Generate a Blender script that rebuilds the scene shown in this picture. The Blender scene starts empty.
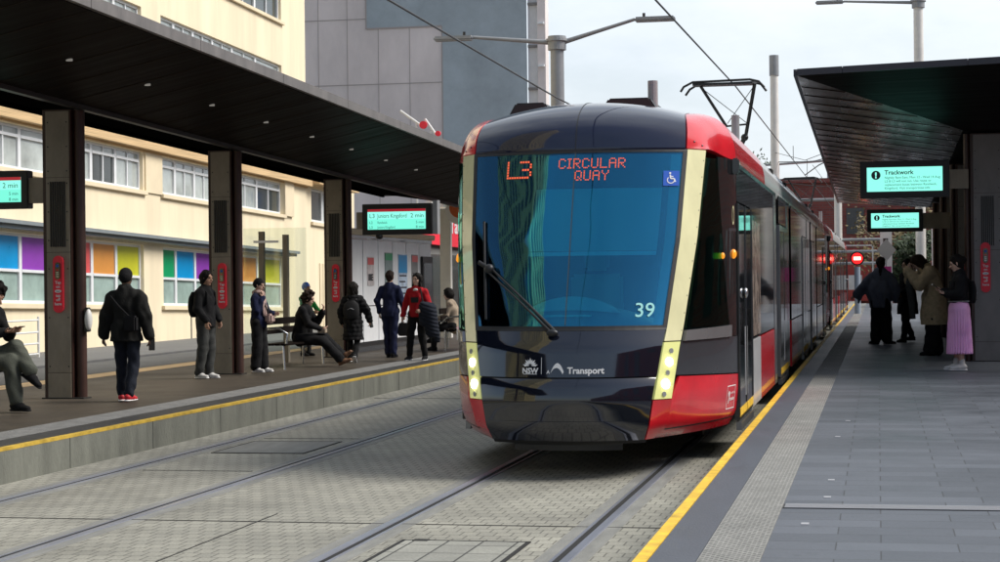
import bpy, bmesh, math, random
import numpy as np
from mathutils import Vector, Matrix
random.seed(7)
S = bpy.context.scene
C = S.collection
R = math.radians
PI = math.pi

# ---------------------------------------------------------------- camera
cam_d = bpy.data.cameras.new('camera')
cam = bpy.data.objects.new('camera', cam_d)
C.objects.link(cam)
S.camera = cam
cam_d.sensor_width = 36.0
cam_d.lens = 66.6
cam_d.clip_end = 3000
cam_d.clip_start = 0.1
_r = Vector((0.97969, 0.20019, -0.01109))      # image right
_u = Vector((0.01077, 0.00265, 0.99994))       # image up
_r.normalize()
_u = (_u - _r * _u.dot(_r)).normalized()
_b = _r.cross(_u)
M3 = Matrix((_r, _u, _b)).transposed()
cam.matrix_world = Matrix.Translation((0, 0, 1.70)) @ M3.to_4x4()

# ---------------------------------------------------------------- sky and sun
SUN_EL, SUN_AZ = R(46), R(80)                 # azimuth measured from +Y towards +X
w = bpy.data.worlds.new('World')
S.world = w
w.use_nodes = True
nt = w.node_tree
nt.nodes.clear()
sky = nt.nodes.new('ShaderNodeTexSky')
sky.sky_type = 'NISHITA'
sky.sun_disc = False
sky.sun_elevation = SUN_EL
sky.sun_rotation = SUN_AZ
sky.dust_density = 2.0
bg = nt.nodes.new('ShaderNodeBackground')
bg.inputs[1].default_value = 0.10
tc = nt.nodes.new('ShaderNodeTexCoord')
mp = nt.nodes.new('ShaderNodeMapping')
mp.inputs['Scale'].default_value = (1, 1, 2.6)
nz = nt.nodes.new('ShaderNodeTexNoise')
nz.inputs['Scale'].default_value = 3.2
nz.inputs['Detail'].default_value = 7
nz.inputs['Roughness'].default_value = 0.6
cr = nt.nodes.new('ShaderNodeValToRGB')
cr.color_ramp.elements[0].position = 0.34
cr.color_ramp.elements[0].color = (0.62, 0.62, 0.62, 1)
cr.color_ramp.elements[1].position = 0.58
cr.color_ramp.elements[1].color = (1, 1, 1, 1)
mx = nt.nodes.new('ShaderNodeMixRGB')
mx.inputs[2].default_value = (6.9, 7.4, 7.9, 1)
L = nt.links.new
L(tc.outputs['Generated'], mp.inputs[0]); L(mp.outputs[0], nz.inputs['Vector'])
L(nz.outputs['Fac'], cr.inputs[0])
# cloud cover ahead (down the street), clear blue behind
sxyz = nt.nodes.new('ShaderNodeSeparateXYZ')
mrs = nt.nodes.new('ShaderNodeMapRange')
mrs.inputs['From Min'].default_value = -0.30
mrs.inputs['From Max'].default_value = 0.25
mrs.inputs['To Min'].default_value = 0.20
mrs.inputs['To Max'].default_value = 1.0
mul = nt.nodes.new('ShaderNodeMath'); mul.operation = 'MULTIPLY'
L(tc.outputs['Generated'], sxyz.inputs[0]); L(sxyz.outputs['Y'], mrs.inputs['Value'])
L(cr.outputs[0], mul.inputs[0]); L(mrs.outputs[0], mul.inputs[1]); L(mul.outputs[0], mx.inputs[0])
L(sky.outputs[0], mx.inputs[1]); L(mx.outputs[0], bg.inputs[0])
wo = nt.nodes.new('ShaderNodeOutputWorld')
L(bg.outputs[0], wo.inputs[0])
sd = bpy.data.lights.new('sun', 'SUN')
sun = bpy.data.objects.new('sun', sd)
C.objects.link(sun)
sd.energy = 2.9
sd.angle = R(30)
sd.color = (1.0, 0.95, 0.88)
_d = Vector((math.sin(SUN_AZ) * math.cos(SUN_EL), math.cos(SUN_AZ) * math.cos(SUN_EL), math.sin(SUN_EL)))
sun.rotation_euler = _d.to_track_quat('Z', 'Y').to_euler()
S.view_settings.view_transform = 'Standard'
S.view_settings.look = 'None'
S.view_settings.exposure = 0.52
S.view_settings.gamma = 1.0
S.view_settings.use_curve_mapping = False

# ---------------------------------------------------------------- helpers
def mat(name, col, rough=0.6, metal=0.0, spec=0.5, coat=0.0, var=0.0, vscale=3.0, bump=0.0, bscale=40.0, emit=None, estr=1.0, stretch=(1, 1, 1)):
    m = bpy.data.materials.new(name)
    m.use_nodes = True
    t = m.node_tree
    p = t.nodes['Principled BSDF']
    p.inputs['Base Color'].default_value = (*col, 1)
    p.inputs['Roughness'].default_value = rough
    p.inputs['Metallic'].default_value = metal
    p.inputs['Specular IOR Level'].default_value = spec
    p.inputs['Coat Weight'].default_value = coat
    p.inputs['Coat Roughness'].default_value = 0.03
    if emit:
        p.inputs['Emission Color'].default_value = (*emit, 1)
        p.inputs['Emission Strength'].default_value = estr
    g = t.nodes.new('ShaderNodeNewGeometry')
    mpn = t.nodes.new('ShaderNodeMapping')
    mpn.inputs['Scale'].default_value = stretch
    t.links.new(g.outputs['Position'], mpn.inputs[0])
    if var > 0:
        n = t.nodes.new('ShaderNodeTexNoise')
        n.inputs['Scale'].default_value = vscale
        n.inputs['Detail'].default_value = 8
        n.inputs['Roughness'].default_value = 0.65
        t.links.new(mpn.outputs[0], n.inputs['Vector'])
        mr = t.nodes.new('ShaderNodeMapRange')
        mr.inputs['From Min'].default_value = 0.3
        mr.inputs['From Max'].default_value = 0.7
        mr.inputs['To Min'].default_value = 1 - var
        mr.inputs['To Max'].default_value = 1 + var
        t.links.new(n.outputs['Fac'], mr.inputs['Value'])
        mm = t.nodes.new('ShaderNodeVectorMath')
        mm.operation = 'SCALE'
        mm.inputs[0].default_value = col
        t.links.new(mr.outputs[0], mm.inputs['Scale'])
        t.links.new(mm.outputs[0], p.inputs['Base Color'])
        mr2 = t.nodes.new('ShaderNodeMapRange')
        mr2.inputs['From Min'].default_value = 0.3
        mr2.inputs['From Max'].default_value = 0.7
        mr2.inputs['To Min'].default_value = max(0, rough - var * 0.3)
        mr2.inputs['To Max'].default_value = min(1, rough + var * 0.3)
        t.links.new(n.outputs['Fac'], mr2.inputs['Value'])
        t.links.new(mr2.outputs[0], p.inputs['Roughness'])
    if bump > 0:
        n2 = t.nodes.new('ShaderNodeTexNoise')
        n2.inputs['Scale'].default_value = bscale
        n2.inputs['Detail'].default_value = 4
        t.links.new(mpn.outputs[0], n2.inputs['Vector'])
        b = t.nodes.new('ShaderNodeBump')
        b.inputs['Strength'].default_value = bump
        b.inputs['Distance'].default_value = 0.02
        t.links.new(n2.outputs['Fac'], b.inputs['Height'])
        t.links.new(b.outputs[0], p.inputs['Normal'])
    return m

def brick_mat(name, c1, c2, mortar, bw, rh, ms=0.006, rough=0.75, axes='XY', offset=0.5, var=0.15, vscale=0.6, spec=0.4, bump=0.4, grime=(1, 1, 1), bias=0.0, grain=0.0, spots=0.0):
    """paving / brickwork: brick texture in metres on two world axes, with broad wear"""
    m = bpy.data.materials.new(name)
    m.use_nodes = True
    t = m.node_tree
    p = t.nodes['Principled BSDF']
    p.inputs['Roughness'].default_value = rough
    p.inputs['Specular IOR Level'].default_value = spec
    g = t.nodes.new('ShaderNodeNewGeometry')
    sx = t.nodes.new('ShaderNodeSeparateXYZ')
    cx = t.nodes.new('ShaderNodeCombineXYZ')
    t.links.new(g.outputs['Position'], sx.inputs[0])
    t.links.new(sx.outputs[axes[0]], cx.inputs[0])
    t.links.new(sx.outputs[axes[1]], cx.inputs[1])
    br = t.nodes.new('ShaderNodeTexBrick')
    br.offset = offset
    br.inputs['Color1'].default_value = (*c1, 1)
    br.inputs['Color2'].default_value = (*c2, 1)
    br.inputs['Mortar'].default_value = (*mortar, 1)
    br.inputs['Scale'].default_value = 1.0
    br.inputs['Mortar Size'].default_value = ms
    br.inputs['Mortar Smooth'].default_value = 0.2
    br.inputs['Bias'].default_value = bias
    br.inputs['Brick Width'].default_value = bw
    br.inputs['Row Height'].default_value = rh
    t.links.new(cx.outputs[0], br.inputs['Vector'])
    n = t.nodes.new('ShaderNodeTexNoise')
    n.inputs['Scale'].default_value = vscale
    n.inputs['Detail'].default_value = 9
    n.inputs['Roughness'].default_value = 0.7
    mpn = t.nodes.new('ShaderNodeMapping')
    mpn.inputs['Scale'].default_value = grime
    t.links.new(g.outputs['Position'], mpn.inputs[0])
    t.links.new(mpn.outputs[0], n.inputs['Vector'])
    mr = t.nodes.new('ShaderNodeMapRange')
    mr.inputs['From Min'].default_value = 0.3
    mr.inputs['From Max'].default_value = 0.7
    mr.inputs['To Min'].default_value = 1 - var
    mr.inputs['To Max'].default_value = 1 + var
    t.links.new(n.outputs['Fac'], mr.inputs['Value'])
    sc = t.nodes.new('ShaderNodeVectorMath')
    sc.operation = 'SCALE'
    t.links.new(br.outputs['Color'], sc.inputs[0])
    t.links.new(mr.outputs[0], sc.inputs['Scale'])
    last = sc.outputs[0]
    if grain > 0:
        n3 = t.nodes.new('ShaderNodeTexNoise')
        n3.inputs['Scale'].default_value = 60
        n3.inputs['Detail'].default_value = 3
        t.links.new(g.outputs['Position'], n3.inputs['Vector'])
        mr3 = t.nodes.new('ShaderNodeMapRange')
        mr3.inputs['From Min'].default_value = 0.3
        mr3.inputs['From Max'].default_value = 0.7
        mr3.inputs['To Min'].default_value = 1 - grain
        mr3.inputs['To Max'].default_value = 1 + grain
        t.links.new(n3.outputs['Fac'], mr3.inputs['Value'])
        s3 = t.nodes.new('ShaderNodeVectorMath')
        s3.operation = 'SCALE'
        t.links.new(last, s3.inputs[0])
        t.links.new(mr3.outputs[0], s3.inputs['Scale'])
        last = s3.outputs[0]
    if spots > 0:
        n5 = t.nodes.new('ShaderNodeTexNoise')
        n5.inputs['Scale'].default_value = 3.5
        n5.inputs['Detail'].default_value = 12
        n5.inputs['Roughness'].default_value = 0.75
        t.links.new(g.outputs['Position'], n5.inputs['Vector'])
        v5 = t.nodes.new('ShaderNodeTexVoronoi')
        v5.inputs['Scale'].default_value = 2.2
        t.links.new(g.outputs['Position'], v5.inputs['Vector'])
        m5 = t.nodes.new('ShaderNodeMapRange')
        m5.inputs['From Min'].default_value = 0.57
        m5.inputs['From Max'].default_value = 0.70
        m5.inputs['To Min'].default_value = 1.0
        m5.inputs['To Max'].default_value = 1 - spots
        t.links.new(n5.outputs['Fac'], m5.inputs['Value'])
        m6 = t.nodes.new('ShaderNodeMapRange')
        m6.inputs['From Min'].default_value = 0.035
        m6.inputs['From Max'].default_value = 0.06
        m6.inputs['To Min'].default_value = 1 - spots
        m6.inputs['To Max'].default_value = 1.0
        t.links.new(v5.outputs['Distance'], m6.inputs['Value'])
        m7 = t.nodes.new('ShaderNodeMath'); m7.operation = 'MULTIPLY'
        t.links.new(m5.outputs[0], m7.inputs[0]); t.links.new(m6.outputs[0], m7.inputs[1])
        s5 = t.nodes.new('ShaderNodeVectorMath'); s5.operation = 'SCALE'
        t.links.new(last, s5.inputs[0]); t.links.new(m7.outputs[0], s5.inputs['Scale'])
        last = s5.outputs[0]
    t.links.new(last, p.inputs['Base Color'])
    b = t.nodes.new('ShaderNodeBump')
    b.inputs['Strength'].default_value = bump
    b.inputs['Distance'].default_value = 0.004
    b.invert = True
    t.links.new(br.outputs['Fac'], b.inputs['Height'])
    t.links.new(b.outputs[0], p.inputs['Normal'])
    mr4 = t.nodes.new('ShaderNodeMapRange')
    mr4.inputs['From Min'].default_value = 0.3
    mr4.inputs['From Max'].default_value = 0.7
    mr4.inputs['To Min'].default_value = rough - 0.12
    mr4.inputs['To Max'].default_value = min(1, rough + 0.12)
    t.links.new(n.outputs['Fac'], mr4.inputs['Value'])
    t.links.new(mr4.outputs[0], p.inputs['Roughness'])
    return m

def root_loc(p):
    l = Vector((0, 0, 0))
    while p is not None:
        l += p.location
        p = p.parent
    return l

def link(name, me, m, parent=None, origin=None):
    o = bpy.data.objects.new(name, me)
    C.objects.link(o)
    if m is not None:
        me.materials.append(m)
    off = root_loc(parent) if parent else (Vector(origin) if origin else None)
    if off is not None:
        me.transform(Matrix.Translation(-off))
    if parent:
        o.parent = parent
    elif origin:
        o.location = origin
    return o

class MB:
    """collects shapes in world coordinates, builds ONE mesh object"""
    def __init__(s):
        s.v = []; s.f = []
    def add(s, v, f):
        n = len(s.v)
        s.v += [tuple(p) for p in v]
        s.f += [tuple(i + n for i in q) for q in f]
        return s
    def box(s, x0, x1, y0, y1, z0, z1):
        return s.add([(x0, y0, z0), (x1, y0, z0), (x1, y1, z0), (x0, y1, z0), (x0, y0, z1), (x1, y0, z1), (x1, y1, z1), (x0, y1, z1)],
                     [(0, 3, 2, 1), (4, 5, 6, 7), (0, 1, 5, 4), (1, 2, 6, 5), (2, 3, 7, 6), (3, 0, 4, 7)])
    def sbox(s, x0, x1, y0, y1, z0, z1, k, y_ref=0.0):
        """box whose z falls by k per metre of y"""
        v = [(x0, y0, z0), (x1, y0, z0), (x1, y1, z0), (x0, y1, z0), (x0, y0, z1), (x1, y0, z1), (x1, y1, z1), (x0, y1, z1)]
        v = [(a, b, c - k * (b - y_ref)) for a, b, c in v]
        return s.add(v, [(0, 3, 2, 1), (4, 5, 6, 7), (0, 1, 5, 4), (1, 2, 6, 5), (2, 3, 7, 6), (3, 0, 4, 7)])
    def cyl(s, a, b, r, r1=None, n=12):
        a = Vector(a); b = Vector(b)
        r1 = r if r1 is None else r1
        d = (b - a).normalized()
        e = d.orthogonal().normalized()
        g = d.cross(e)
        v = []
        for c, rr in ((a, r), (b, r1)):
            for i in range(n):
                t = 2 * PI * i / n
                v.append(c + (e * math.cos(t) + g * math.sin(t)) * rr)
        f = [(i, (i + 1) % n, n + (i + 1) % n, n + i) for i in range(n)]
        f.append(tuple(range(n - 1, -1, -1)))
        f.append(tuple(range(n, 2 * n)))
        return s.add(v, f)
    def tube(s, pts, r, n=8):
        pts = [Vector(p) for p in pts]
        rs = r if isinstance(r, (list, tuple)) else [r] * len(pts)
        v = []; f = []
        e = (pts[1] - pts[0]).orthogonal().normalized()
        for k, p in enumerate(pts):
            d = (pts[min(k + 1, len(pts) - 1)] - pts[max(k - 1, 0)]).normalized()
            e = (e - d * e.dot(d)).normalized()
            g = d.cross(e)
            for i in range(n):
                t = 2 * PI * i / n
                v.append(p + (e * math.cos(t) + g * math.sin(t)) * rs[k])
        for k in range(len(pts) - 1):
            for i in range(n):
                j = (i + 1) % n
                f.append((k * n + i, k * n + j, (k + 1) * n + j, (k + 1) * n + i))
        f.append(tuple(range(n - 1, -1, -1)))
        f.append(tuple(range(len(pts) * n - n, len(pts) * n)))
        return s.add(v, f)
    def grid(s, fn, nu, nv, flip=False):
        v = [fn(i / nu, j / nv) for j in range(nv + 1) for i in range(nu + 1)]
        f = []
        for j in range(nv):
            for i in range(nu):
                a = j * (nu + 1) + i
                q = (a, a + 1, a + nu + 2, a + nu + 1)
                f.append(q[::-1] if flip else q)
        return s.add(v, f)
    def prism(s, poly, fn, t0, t1):
        """extrude 2-D polygon; fn(a, b, t) -> point"""
        n = len(poly)
        v = [fn(a, b, t0) for a, b in poly] + [fn(a, b, t1) for a, b in poly]
        f = [tuple(range(n)), tuple(range(2 * n - 1, n - 1, -1))]
        f += [(i, n + i, n + (i + 1) % n, (i + 1) % n) for i in range(n)]
        return s.add(v, f)
    def ball(s, c, r, n=10, sc=(1, 1, 1)):
        v = []; f = []
        for j in range(n + 1):
            ph = PI * j / n
            for i in range(2 * n):
                th = PI * i / n
                v.append((c[0] + r * sc[0] * math.sin(ph) * math.cos(th), c[1] + r * sc[1] * math.sin(ph) * math.sin(th), c[2] + r * sc[2] * math.cos(ph)))
        for j in range(n):
            for i in range(2 * n):
                k = (i + 1) % (2 * n)
                f.append((j * 2 * n + i, (j + 1) * 2 * n + i, (j + 1) * 2 * n + k, j * 2 * n + k))
        return s.add(v, f)
    def rot(s, c, rz, n0=0):
        c0, s0 = math.cos(rz), math.sin(rz)
        for i in range(n0, len(s.v)):
            x, y, z = s.v[i]
            x -= c[0]; y -= c[1]
            s.v[i] = (c[0] + x * c0 - y * s0, c[1] + x * s0 + y * c0, z)
        return s
    def obj(s, name, m, parent=None, origin=None, bevel=0.0, smooth=False, thick=0.0, fix=True):
        me = bpy.data.meshes.new(name)
        me.from_pydata(s.v, [], s.f)
        bm = bmesh.new()
        bm.from_mesh(me)
        if fix:
            bmesh.ops.remove_doubles(bm, verts=bm.verts, dist=1e-5)
            bmesh.ops.recalc_face_normals(bm, faces=bm.faces)
        if thick:
            bmesh.ops.solidify(bm, geom=bm.faces[:], thickness=thick)
        if bevel > 0:
            bmesh.ops.bevel(bm, geom=[e for e in bm.edges if e.is_manifold and e.calc_face_angle(0) > 0.5], offset=bevel, segments=2, affect='EDGES', clamp_overlap=True)
        bm.to_mesh(me); bm.free()
        if smooth:
            me.polygons.foreach_set('use_smooth', [True] * len(me.polygons))
            try:
                me.set_sharp_from_angle(angle=R(50))
            except Exception:
                pass
        return link(name, me, m, parent, origin)

def thing(name, label, cat, loc=(0, 0, 0), group=None):
    o = bpy.data.objects.new(name, None)
    o.empty_display_size = 0.2
    C.objects.link(o)
    o.location = loc
    return tag(o, label, cat, group)
def tag(o, label, cat, group=None):
    o['label'] = label; o['category'] = cat
    if group: o['group'] = group
    return o
def struct(o):
    o['kind'] = 'structure'
    return o
def copy_tree(o, parent=None):
    c = o.copy()
    C.objects.link(c)
    c.parent = parent
    for ch in list(o.children):
        copy_tree(ch, c)
    return c
def copies(o, loc, label, rz=None):
    c = copy_tree(o)
    c.location = loc
    if rz is not None: c.rotation_euler = (0, 0, rz)
    c['label'] = label
    return c

def text_mesh(txt, size, bold=0.0, align='CENTER', extrude=0.0, spacing=1.0, line=1.0):
    cu = bpy.data.curves.new('lettering', 'FONT')
    cu.body = txt
    cu.size = size
    cu.align_x = align
    cu.offset = bold
    cu.extrude = extrude
    cu.space_character = spacing
    cu.space_line = line
    cu.resolution_u = 3
    ob = bpy.data.objects.new('lettering', cu)
    C.objects.link(ob)
    dg = bpy.context.evaluated_depsgraph_get()
    me = bpy.data.meshes.new_from_object(ob.evaluated_get(dg))
    bpy.data.objects.remove(ob)
    bpy.data.curves.remove(cu)
    vs = [tuple(v.co) for v in me.vertices]
    fs = [tuple(p.vertices) for p in me.polygons]
    bpy.data.meshes.remove(me)
    return vs, fs
def text_add(mb, txt, size, fn, bold=0.0, align='CENTER', spacing=1.0, line=1.0):
    """fn(a, b) maps text plane (right, up) to the world"""
    vs, fs = text_mesh(txt, size, bold, align, spacing=spacing, line=line)
    mb.add([fn(v[0], v[1]) for v in vs], fs)
    return mb

# 5x7 dot letters for the destination display
DOTS = {'C': ['01110','10001','10000','10000','10000','10001','01110'], 'I': ['111','010','010','010','010','010','111'],
 'R': ['11110','10001','10001','11110','10100','10010','10001'], 'U': ['10001','10001','10001','10001','10001','10001','01110'],
 'L': ['10000','10000','10000','10000','10000','10000','11111'], 'A': ['01110','10001','10001','11111','10001','10001','10001'],
 'Q': ['01110','10001','10001','10001','10101','10010','01101'], 'Y': ['10001','10001','01010','00100','00100','00100','00100'],
 '3': ['11110','00001','00001','01110','00001','00001','11110']}

# ---------------------------------------------------------------- materials
M = {}
M['paver'] = brick_mat('track_pavers', (0.285, 0.278, 0.235), (0.245, 0.240, 0.205), (0.115, 0.11, 0.095), 0.115, 0.165, ms=0.006, var=0.28, vscale=0.7, rough=0.75, grain=0.2, spots=0.35)
M['paver_pale'] = brick_mat('inlay_pavers', (0.29, 0.29, 0.255), (0.235, 0.235, 0.21), (0.06, 0.06, 0.055), 0.23, 0.34, ms=0.008, var=0.2, vscale=1.1, offset=0.0, grain=0.15)
M['rail_bed'] = mat('rail_surround_concrete', (0.20, 0.20, 0.185), 0.75, var=0.25, vscale=2.5, bump=0.2, stretch=(3, 0.6, 1))
M['rail'] = mat('worn_rail_steel', (0.36, 0.38, 0.44), 0.32, metal=0.55, var=0.12, vscale=1, stretch=(3, 0.5, 1))
M['groove'] = mat('rail_groove_black', (0.012, 0.012, 0.012), 0.9)  # flat near-black tone, also used for paving joints and frames
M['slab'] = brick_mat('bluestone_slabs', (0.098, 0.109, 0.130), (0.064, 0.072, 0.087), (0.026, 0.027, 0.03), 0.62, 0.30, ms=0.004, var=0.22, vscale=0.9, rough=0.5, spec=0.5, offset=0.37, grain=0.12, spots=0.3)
M['slab_edge'] = mat('smooth_bluestone', (0.066, 0.074, 0.094), 0.5, var=0.22, vscale=1.3, bump=0.1, stretch=(2, 0.6, 1))
M['tactile'] = brick_mat('ribbed_tactile_tile', (0.46, 0.46, 0.43), (0.37, 0.37, 0.345), (0.13, 0.13, 0.125), 0.05, 0.03, ms=0.009, var=0.25, vscale=1.6, rough=0.8, offset=0.5, bump=1.0, grain=0.2)
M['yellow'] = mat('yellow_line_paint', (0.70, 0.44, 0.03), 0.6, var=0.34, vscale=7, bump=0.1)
M['kerbface'] = mat('stained_kerb_concrete', (0.155, 0.16, 0.135), 0.85, var=0.30, vscale=1.6, bump=0.4, bscale=30, stretch=(1, 2.2, 0.6))
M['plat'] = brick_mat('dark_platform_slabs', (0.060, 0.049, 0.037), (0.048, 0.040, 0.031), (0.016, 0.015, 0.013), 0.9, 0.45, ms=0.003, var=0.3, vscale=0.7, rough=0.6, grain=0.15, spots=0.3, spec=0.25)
M['black_edge'] = mat('black_edge_coping', (0.03, 0.03, 0.03), 0.6, var=0.2, vscale=2)
M['grey_strip'] = mat('pale_tactile_strip', (0.17, 0.17, 0.165), 0.8, var=0.25, vscale=8, bump=0.6, bscale=60)
M['asphalt'] = mat('road_asphalt', (0.115, 0.115, 0.11), 0.85, var=0.2, vscale=0.8, bump=0.3, bscale=50)
M['footpath'] = mat('footpath_concrete', (0.15, 0.15, 0.145), 0.85, var=0.15, vscale=0.9)
M['render'] = mat('cream_render', (0.80, 0.69, 0.49), 0.85, var=0.11, vscale=0.9, bump=0.15, bscale=12, stretch=(1, 1.3, 0.16))
M['render_pale'] = mat('pale_cream_sill', (0.74, 0.63, 0.44), 0.8, var=0.08, vscale=1.0)
M['timber'] = mat('tan_soffit_boards', (0.60, 0.42, 0.22), 0.7, var=0.35, vscale=3, stretch=(2, 0.15, 14))
M['cornice'] = mat('grey_metal_awning', (0.20, 0.225, 0.235), 0.55, var=0.12, vscale=2)
M['winframe'] = mat('white_window_frame', (0.72, 0.74, 0.76), 0.45, var=0.05)
M['frost'] = mat('frosted_pane', (0.30, 0.40, 0.37), 0.18, var=0.25, vscale=1.2, spec=0.8)
M['pane'] = mat('curtained_pane', (0.40, 0.44, 0.43), 0.12, var=0.3, vscale=0.9, spec=0.8)
M['pane_dark'] = mat('dark_pane', (0.05, 0.06, 0.06), 0.08, spec=0.8)
cols = dict(green=(0.0, 0.30, 0.11), blue=(0.0, 0.28, 0.62), purple=(0.26, 0.05, 0.42), red=(0.62, 0.09, 0.09), orange=(0.66, 0.28, 0.06), yellow=(0.50, 0.50, 0.02))
for k_, c_ in cols.items():
    M['blind_' + k_] = mat(k_ + '_coloured_pane', c_, 0.3, spec=0.6, var=0.1, vscale=1.0)
M['white_steel'] = mat('white_painted_steel', (0.7, 0.7, 0.68), 0.4, var=0.1)
M['grey_panel'] = mat('grey_concrete_cladding', (0.66, 0.60, 0.585), 0.85, var=0.16, vscale=0.35, bump=0.2, stretch=(1, 1, 0.5))
M['blue_panel'] = mat('blue_grey_painted_wall', (0.33, 0.385, 0.42), 0.8, var=0.18, vscale=0.5, bump=0.2)
M['brick'] = brick_mat('red_brickwork', (0.26, 0.065, 0.05), (0.19, 0.045, 0.04), (0.16, 0.10, 0.09), 0.46, 0.16, ms=0.02, axes='XZ', var=0.25, vscale=0.3, rough=0.85)
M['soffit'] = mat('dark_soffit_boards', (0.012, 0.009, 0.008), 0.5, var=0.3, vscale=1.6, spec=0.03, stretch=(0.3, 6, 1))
M['matt_black'] = mat('matt_black_rear_shade', (0.004, 0.004, 0.004), 0.9, spec=0.0)  # canopy rear: shade put into the colour, near-black so no sky light shows
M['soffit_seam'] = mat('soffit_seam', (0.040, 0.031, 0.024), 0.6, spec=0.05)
M['fascia'] = mat('grey_zinc_fascia', (0.17, 0.16, 0.155), 0.5, metal=0.2, var=0.25, vscale=1.5, stretch=(1, 3, 1))
M['roof'] = mat('zinc_roof', (0.16, 0.16, 0.16), 0.5, var=0.15)
M['colpanel'] = mat('bronze_grey_column_panel', (0.27, 0.235, 0.185), 0.55, metal=0.2, var=0.25, vscale=3, bump=0.1, stretch=(1, 1, 0.5))
M['colgrey'] = mat('grey_column_panel', (0.22, 0.21, 0.205), 0.55, metal=0.2, var=0.2, vscale=3, stretch=(1, 1, 0.5))
M['rust'] = mat('brown_oxide_steel', (0.050, 0.022, 0.017), 0.45, var=0.2, vscale=4)
M['vent'] = mat('dark_grille', (0.02, 0.019, 0.017), 0.6)
M['signred'] = mat('red_reader_panel', (0.88, 0.02, 0.05), 0.45, var=0.06)
M['white'] = mat('white_lettering', (0.8, 0.8, 0.8), 0.5)
M['black'] = mat('black_plastic', (0.012, 0.012, 0.013), 0.45)
M['black_gloss'] = mat('black_gloss', (0.008, 0.008, 0.010), 0.08, spec=0.6, coat=0.6)
M['screen'] = mat('teal_lcd', (0.02, 0.05, 0.045), 0.25, emit=(0.15, 0.72, 0.55), estr=0.95)
M['screen_pale'] = mat('pale_teal_lcd', (0.02, 0.05, 0.045), 0.25, emit=(0.23, 0.80, 0.66), estr=0.95)
M['screen_red'] = mat('red_lcd_band', (0.05, 0.01, 0.01), 0.25, emit=(0.30, 0.01, 0.02), estr=0.8)
M['ink'] = mat('dark_screen_ink', (0.004, 0.02, 0.035), 0.3)
M['lamp_dim'] = mat('downlight_lens', (0.10, 0.09, 0.08), 0.4, emit=(1, 0.95, 0.85), estr=0.12)
M['chrome'] = mat('brushed_steel', (0.55, 0.56, 0.57), 0.25, metal=0.9)
M['galv'] = mat('galvanised_pole', (0.30, 0.31, 0.32), 0.5, metal=0.3, var=0.12, vscale=2)
M['palepole'] = mat('pale_painted_pole', (0.74, 0.72, 0.67), 0.5, var=0.1, vscale=2)
M['seam'] = mat('pale_joint', (0.34, 0.31, 0.30), 0.8)
M['wire'] = mat('dark_copper_wire', (0.03, 0.03, 0.032), 0.5)
# tram
M['t_red'] = mat('tram_red_paint', (0.62, 0.010, 0.022), 0.24, spec=0.5, coat=0.6, var=0.14, vscale=3, bump=0.02, bscale=3)
M['t_navy'] = mat('navy_gloss_visor', (0.008, 0.012, 0.035), 0.06, spec=0.6, coat=0.2, bump=0.03, bscale=2.5)
M['t_bumper'] = mat('black_gloss_bumper', (0.006, 0.008, 0.016), 0.09, spec=0.6, coat=0.9, bump=0.03, bscale=2.5)
M['t_grey'] = mat('charcoal_body_paint', (0.035, 0.038, 0.045), 0.25, coat=0.5, var=0.1)
M['t_silver'] = mat('silver_body_paint', (0.24, 0.24, 0.25), 0.25, metal=0.5, coat=0.5, var=0.08, vscale=2)
M['t_roof'] = mat('pale_roof_paint', (0.52, 0.53, 0.54), 0.3, coat=0.4, var=0.1)
M['t_strip'] = mat('cream_corner_strip', (0.76, 0.73, 0.44), 0.22, coat=0.6, var=0.14, vscale=2, stretch=(1, 1, 0.6))
M['t_side'] = mat('dark_side_glass', (0.012, 0.013, 0.014), 0.04, spec=0.6, coat=0.0)
M['t_cabglass'] = mat('green_tinted_cab_glass', (0.006, 0.032, 0.030), 0.05, spec=0.3, coat=0.0)
M['headlamp'] = mat('lit_headlamp', (0.8, 0.8, 0.5), 0.3, emit=(1.0, 0.98, 0.70), estr=9.0)
M['lampstrip'] = mat('pale_lamp_housing', (0.62, 0.62, 0.26), 0.2, coat=0.8, emit=(0.8, 0.85, 0.30), estr=0.22)
M['led'] = mat('orange_led_dots', (0.5, 0.05, 0.02), 0.5, emit=(1.0, 0.16, 0.06), estr=0.55)
M['amber'] = mat('amber_marker_lamp', (0.7, 0.2, 0.02), 0.3, emit=(1, 0.35, 0.02), estr=0.6)
M['sticker_blue'] = mat('blue_sticker', (0.0, 0.09, 0.52), 0.4)
M['number'] = mat('pale_number_sticker', (0.35, 0.75, 0.72), 0.5, emit=(0.2, 0.6, 0.6), estr=0.0)
M['blind'] = mat('cab_sunblind', (0.60, 0.70, 0.66), 0.8)
M['blindbar'] = mat('sunblind_bar', (0.92, 0.95, 0.90), 0.4)
M['dash'] = mat('dashboard_plastic', (0.36, 0.42, 0.48), 0.5)
M['dashlight'] = mat('pale_dash_panel', (0.62, 0.70, 0.74), 0.5)
M['cabdark'] = mat('cab_interior_lining', (0.05, 0.07, 0.08), 0.7)
M['cablight'] = mat('grey_cab_trim', (0.40, 0.46, 0.44), 0.7)
M['grate'] = mat('pale_steel_grate', (0.42, 0.42, 0.44), 0.4, metal=0.3)
M['notice_white'] = mat('white_glass_panel', (0.86, 0.88, 0.9), 0.25, var=0.05)
M['kerbstone'] = mat('grey_kerbstone', (0.13, 0.13, 0.13), 0.8, var=0.15)
M['bellows'] = mat('rubber_bellows', (0.012, 0.012, 0.012), 0.75)
M['tyre'] = mat('wheel_steel', (0.07, 0.06, 0.055), 0.6, metal=0.4)
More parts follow.
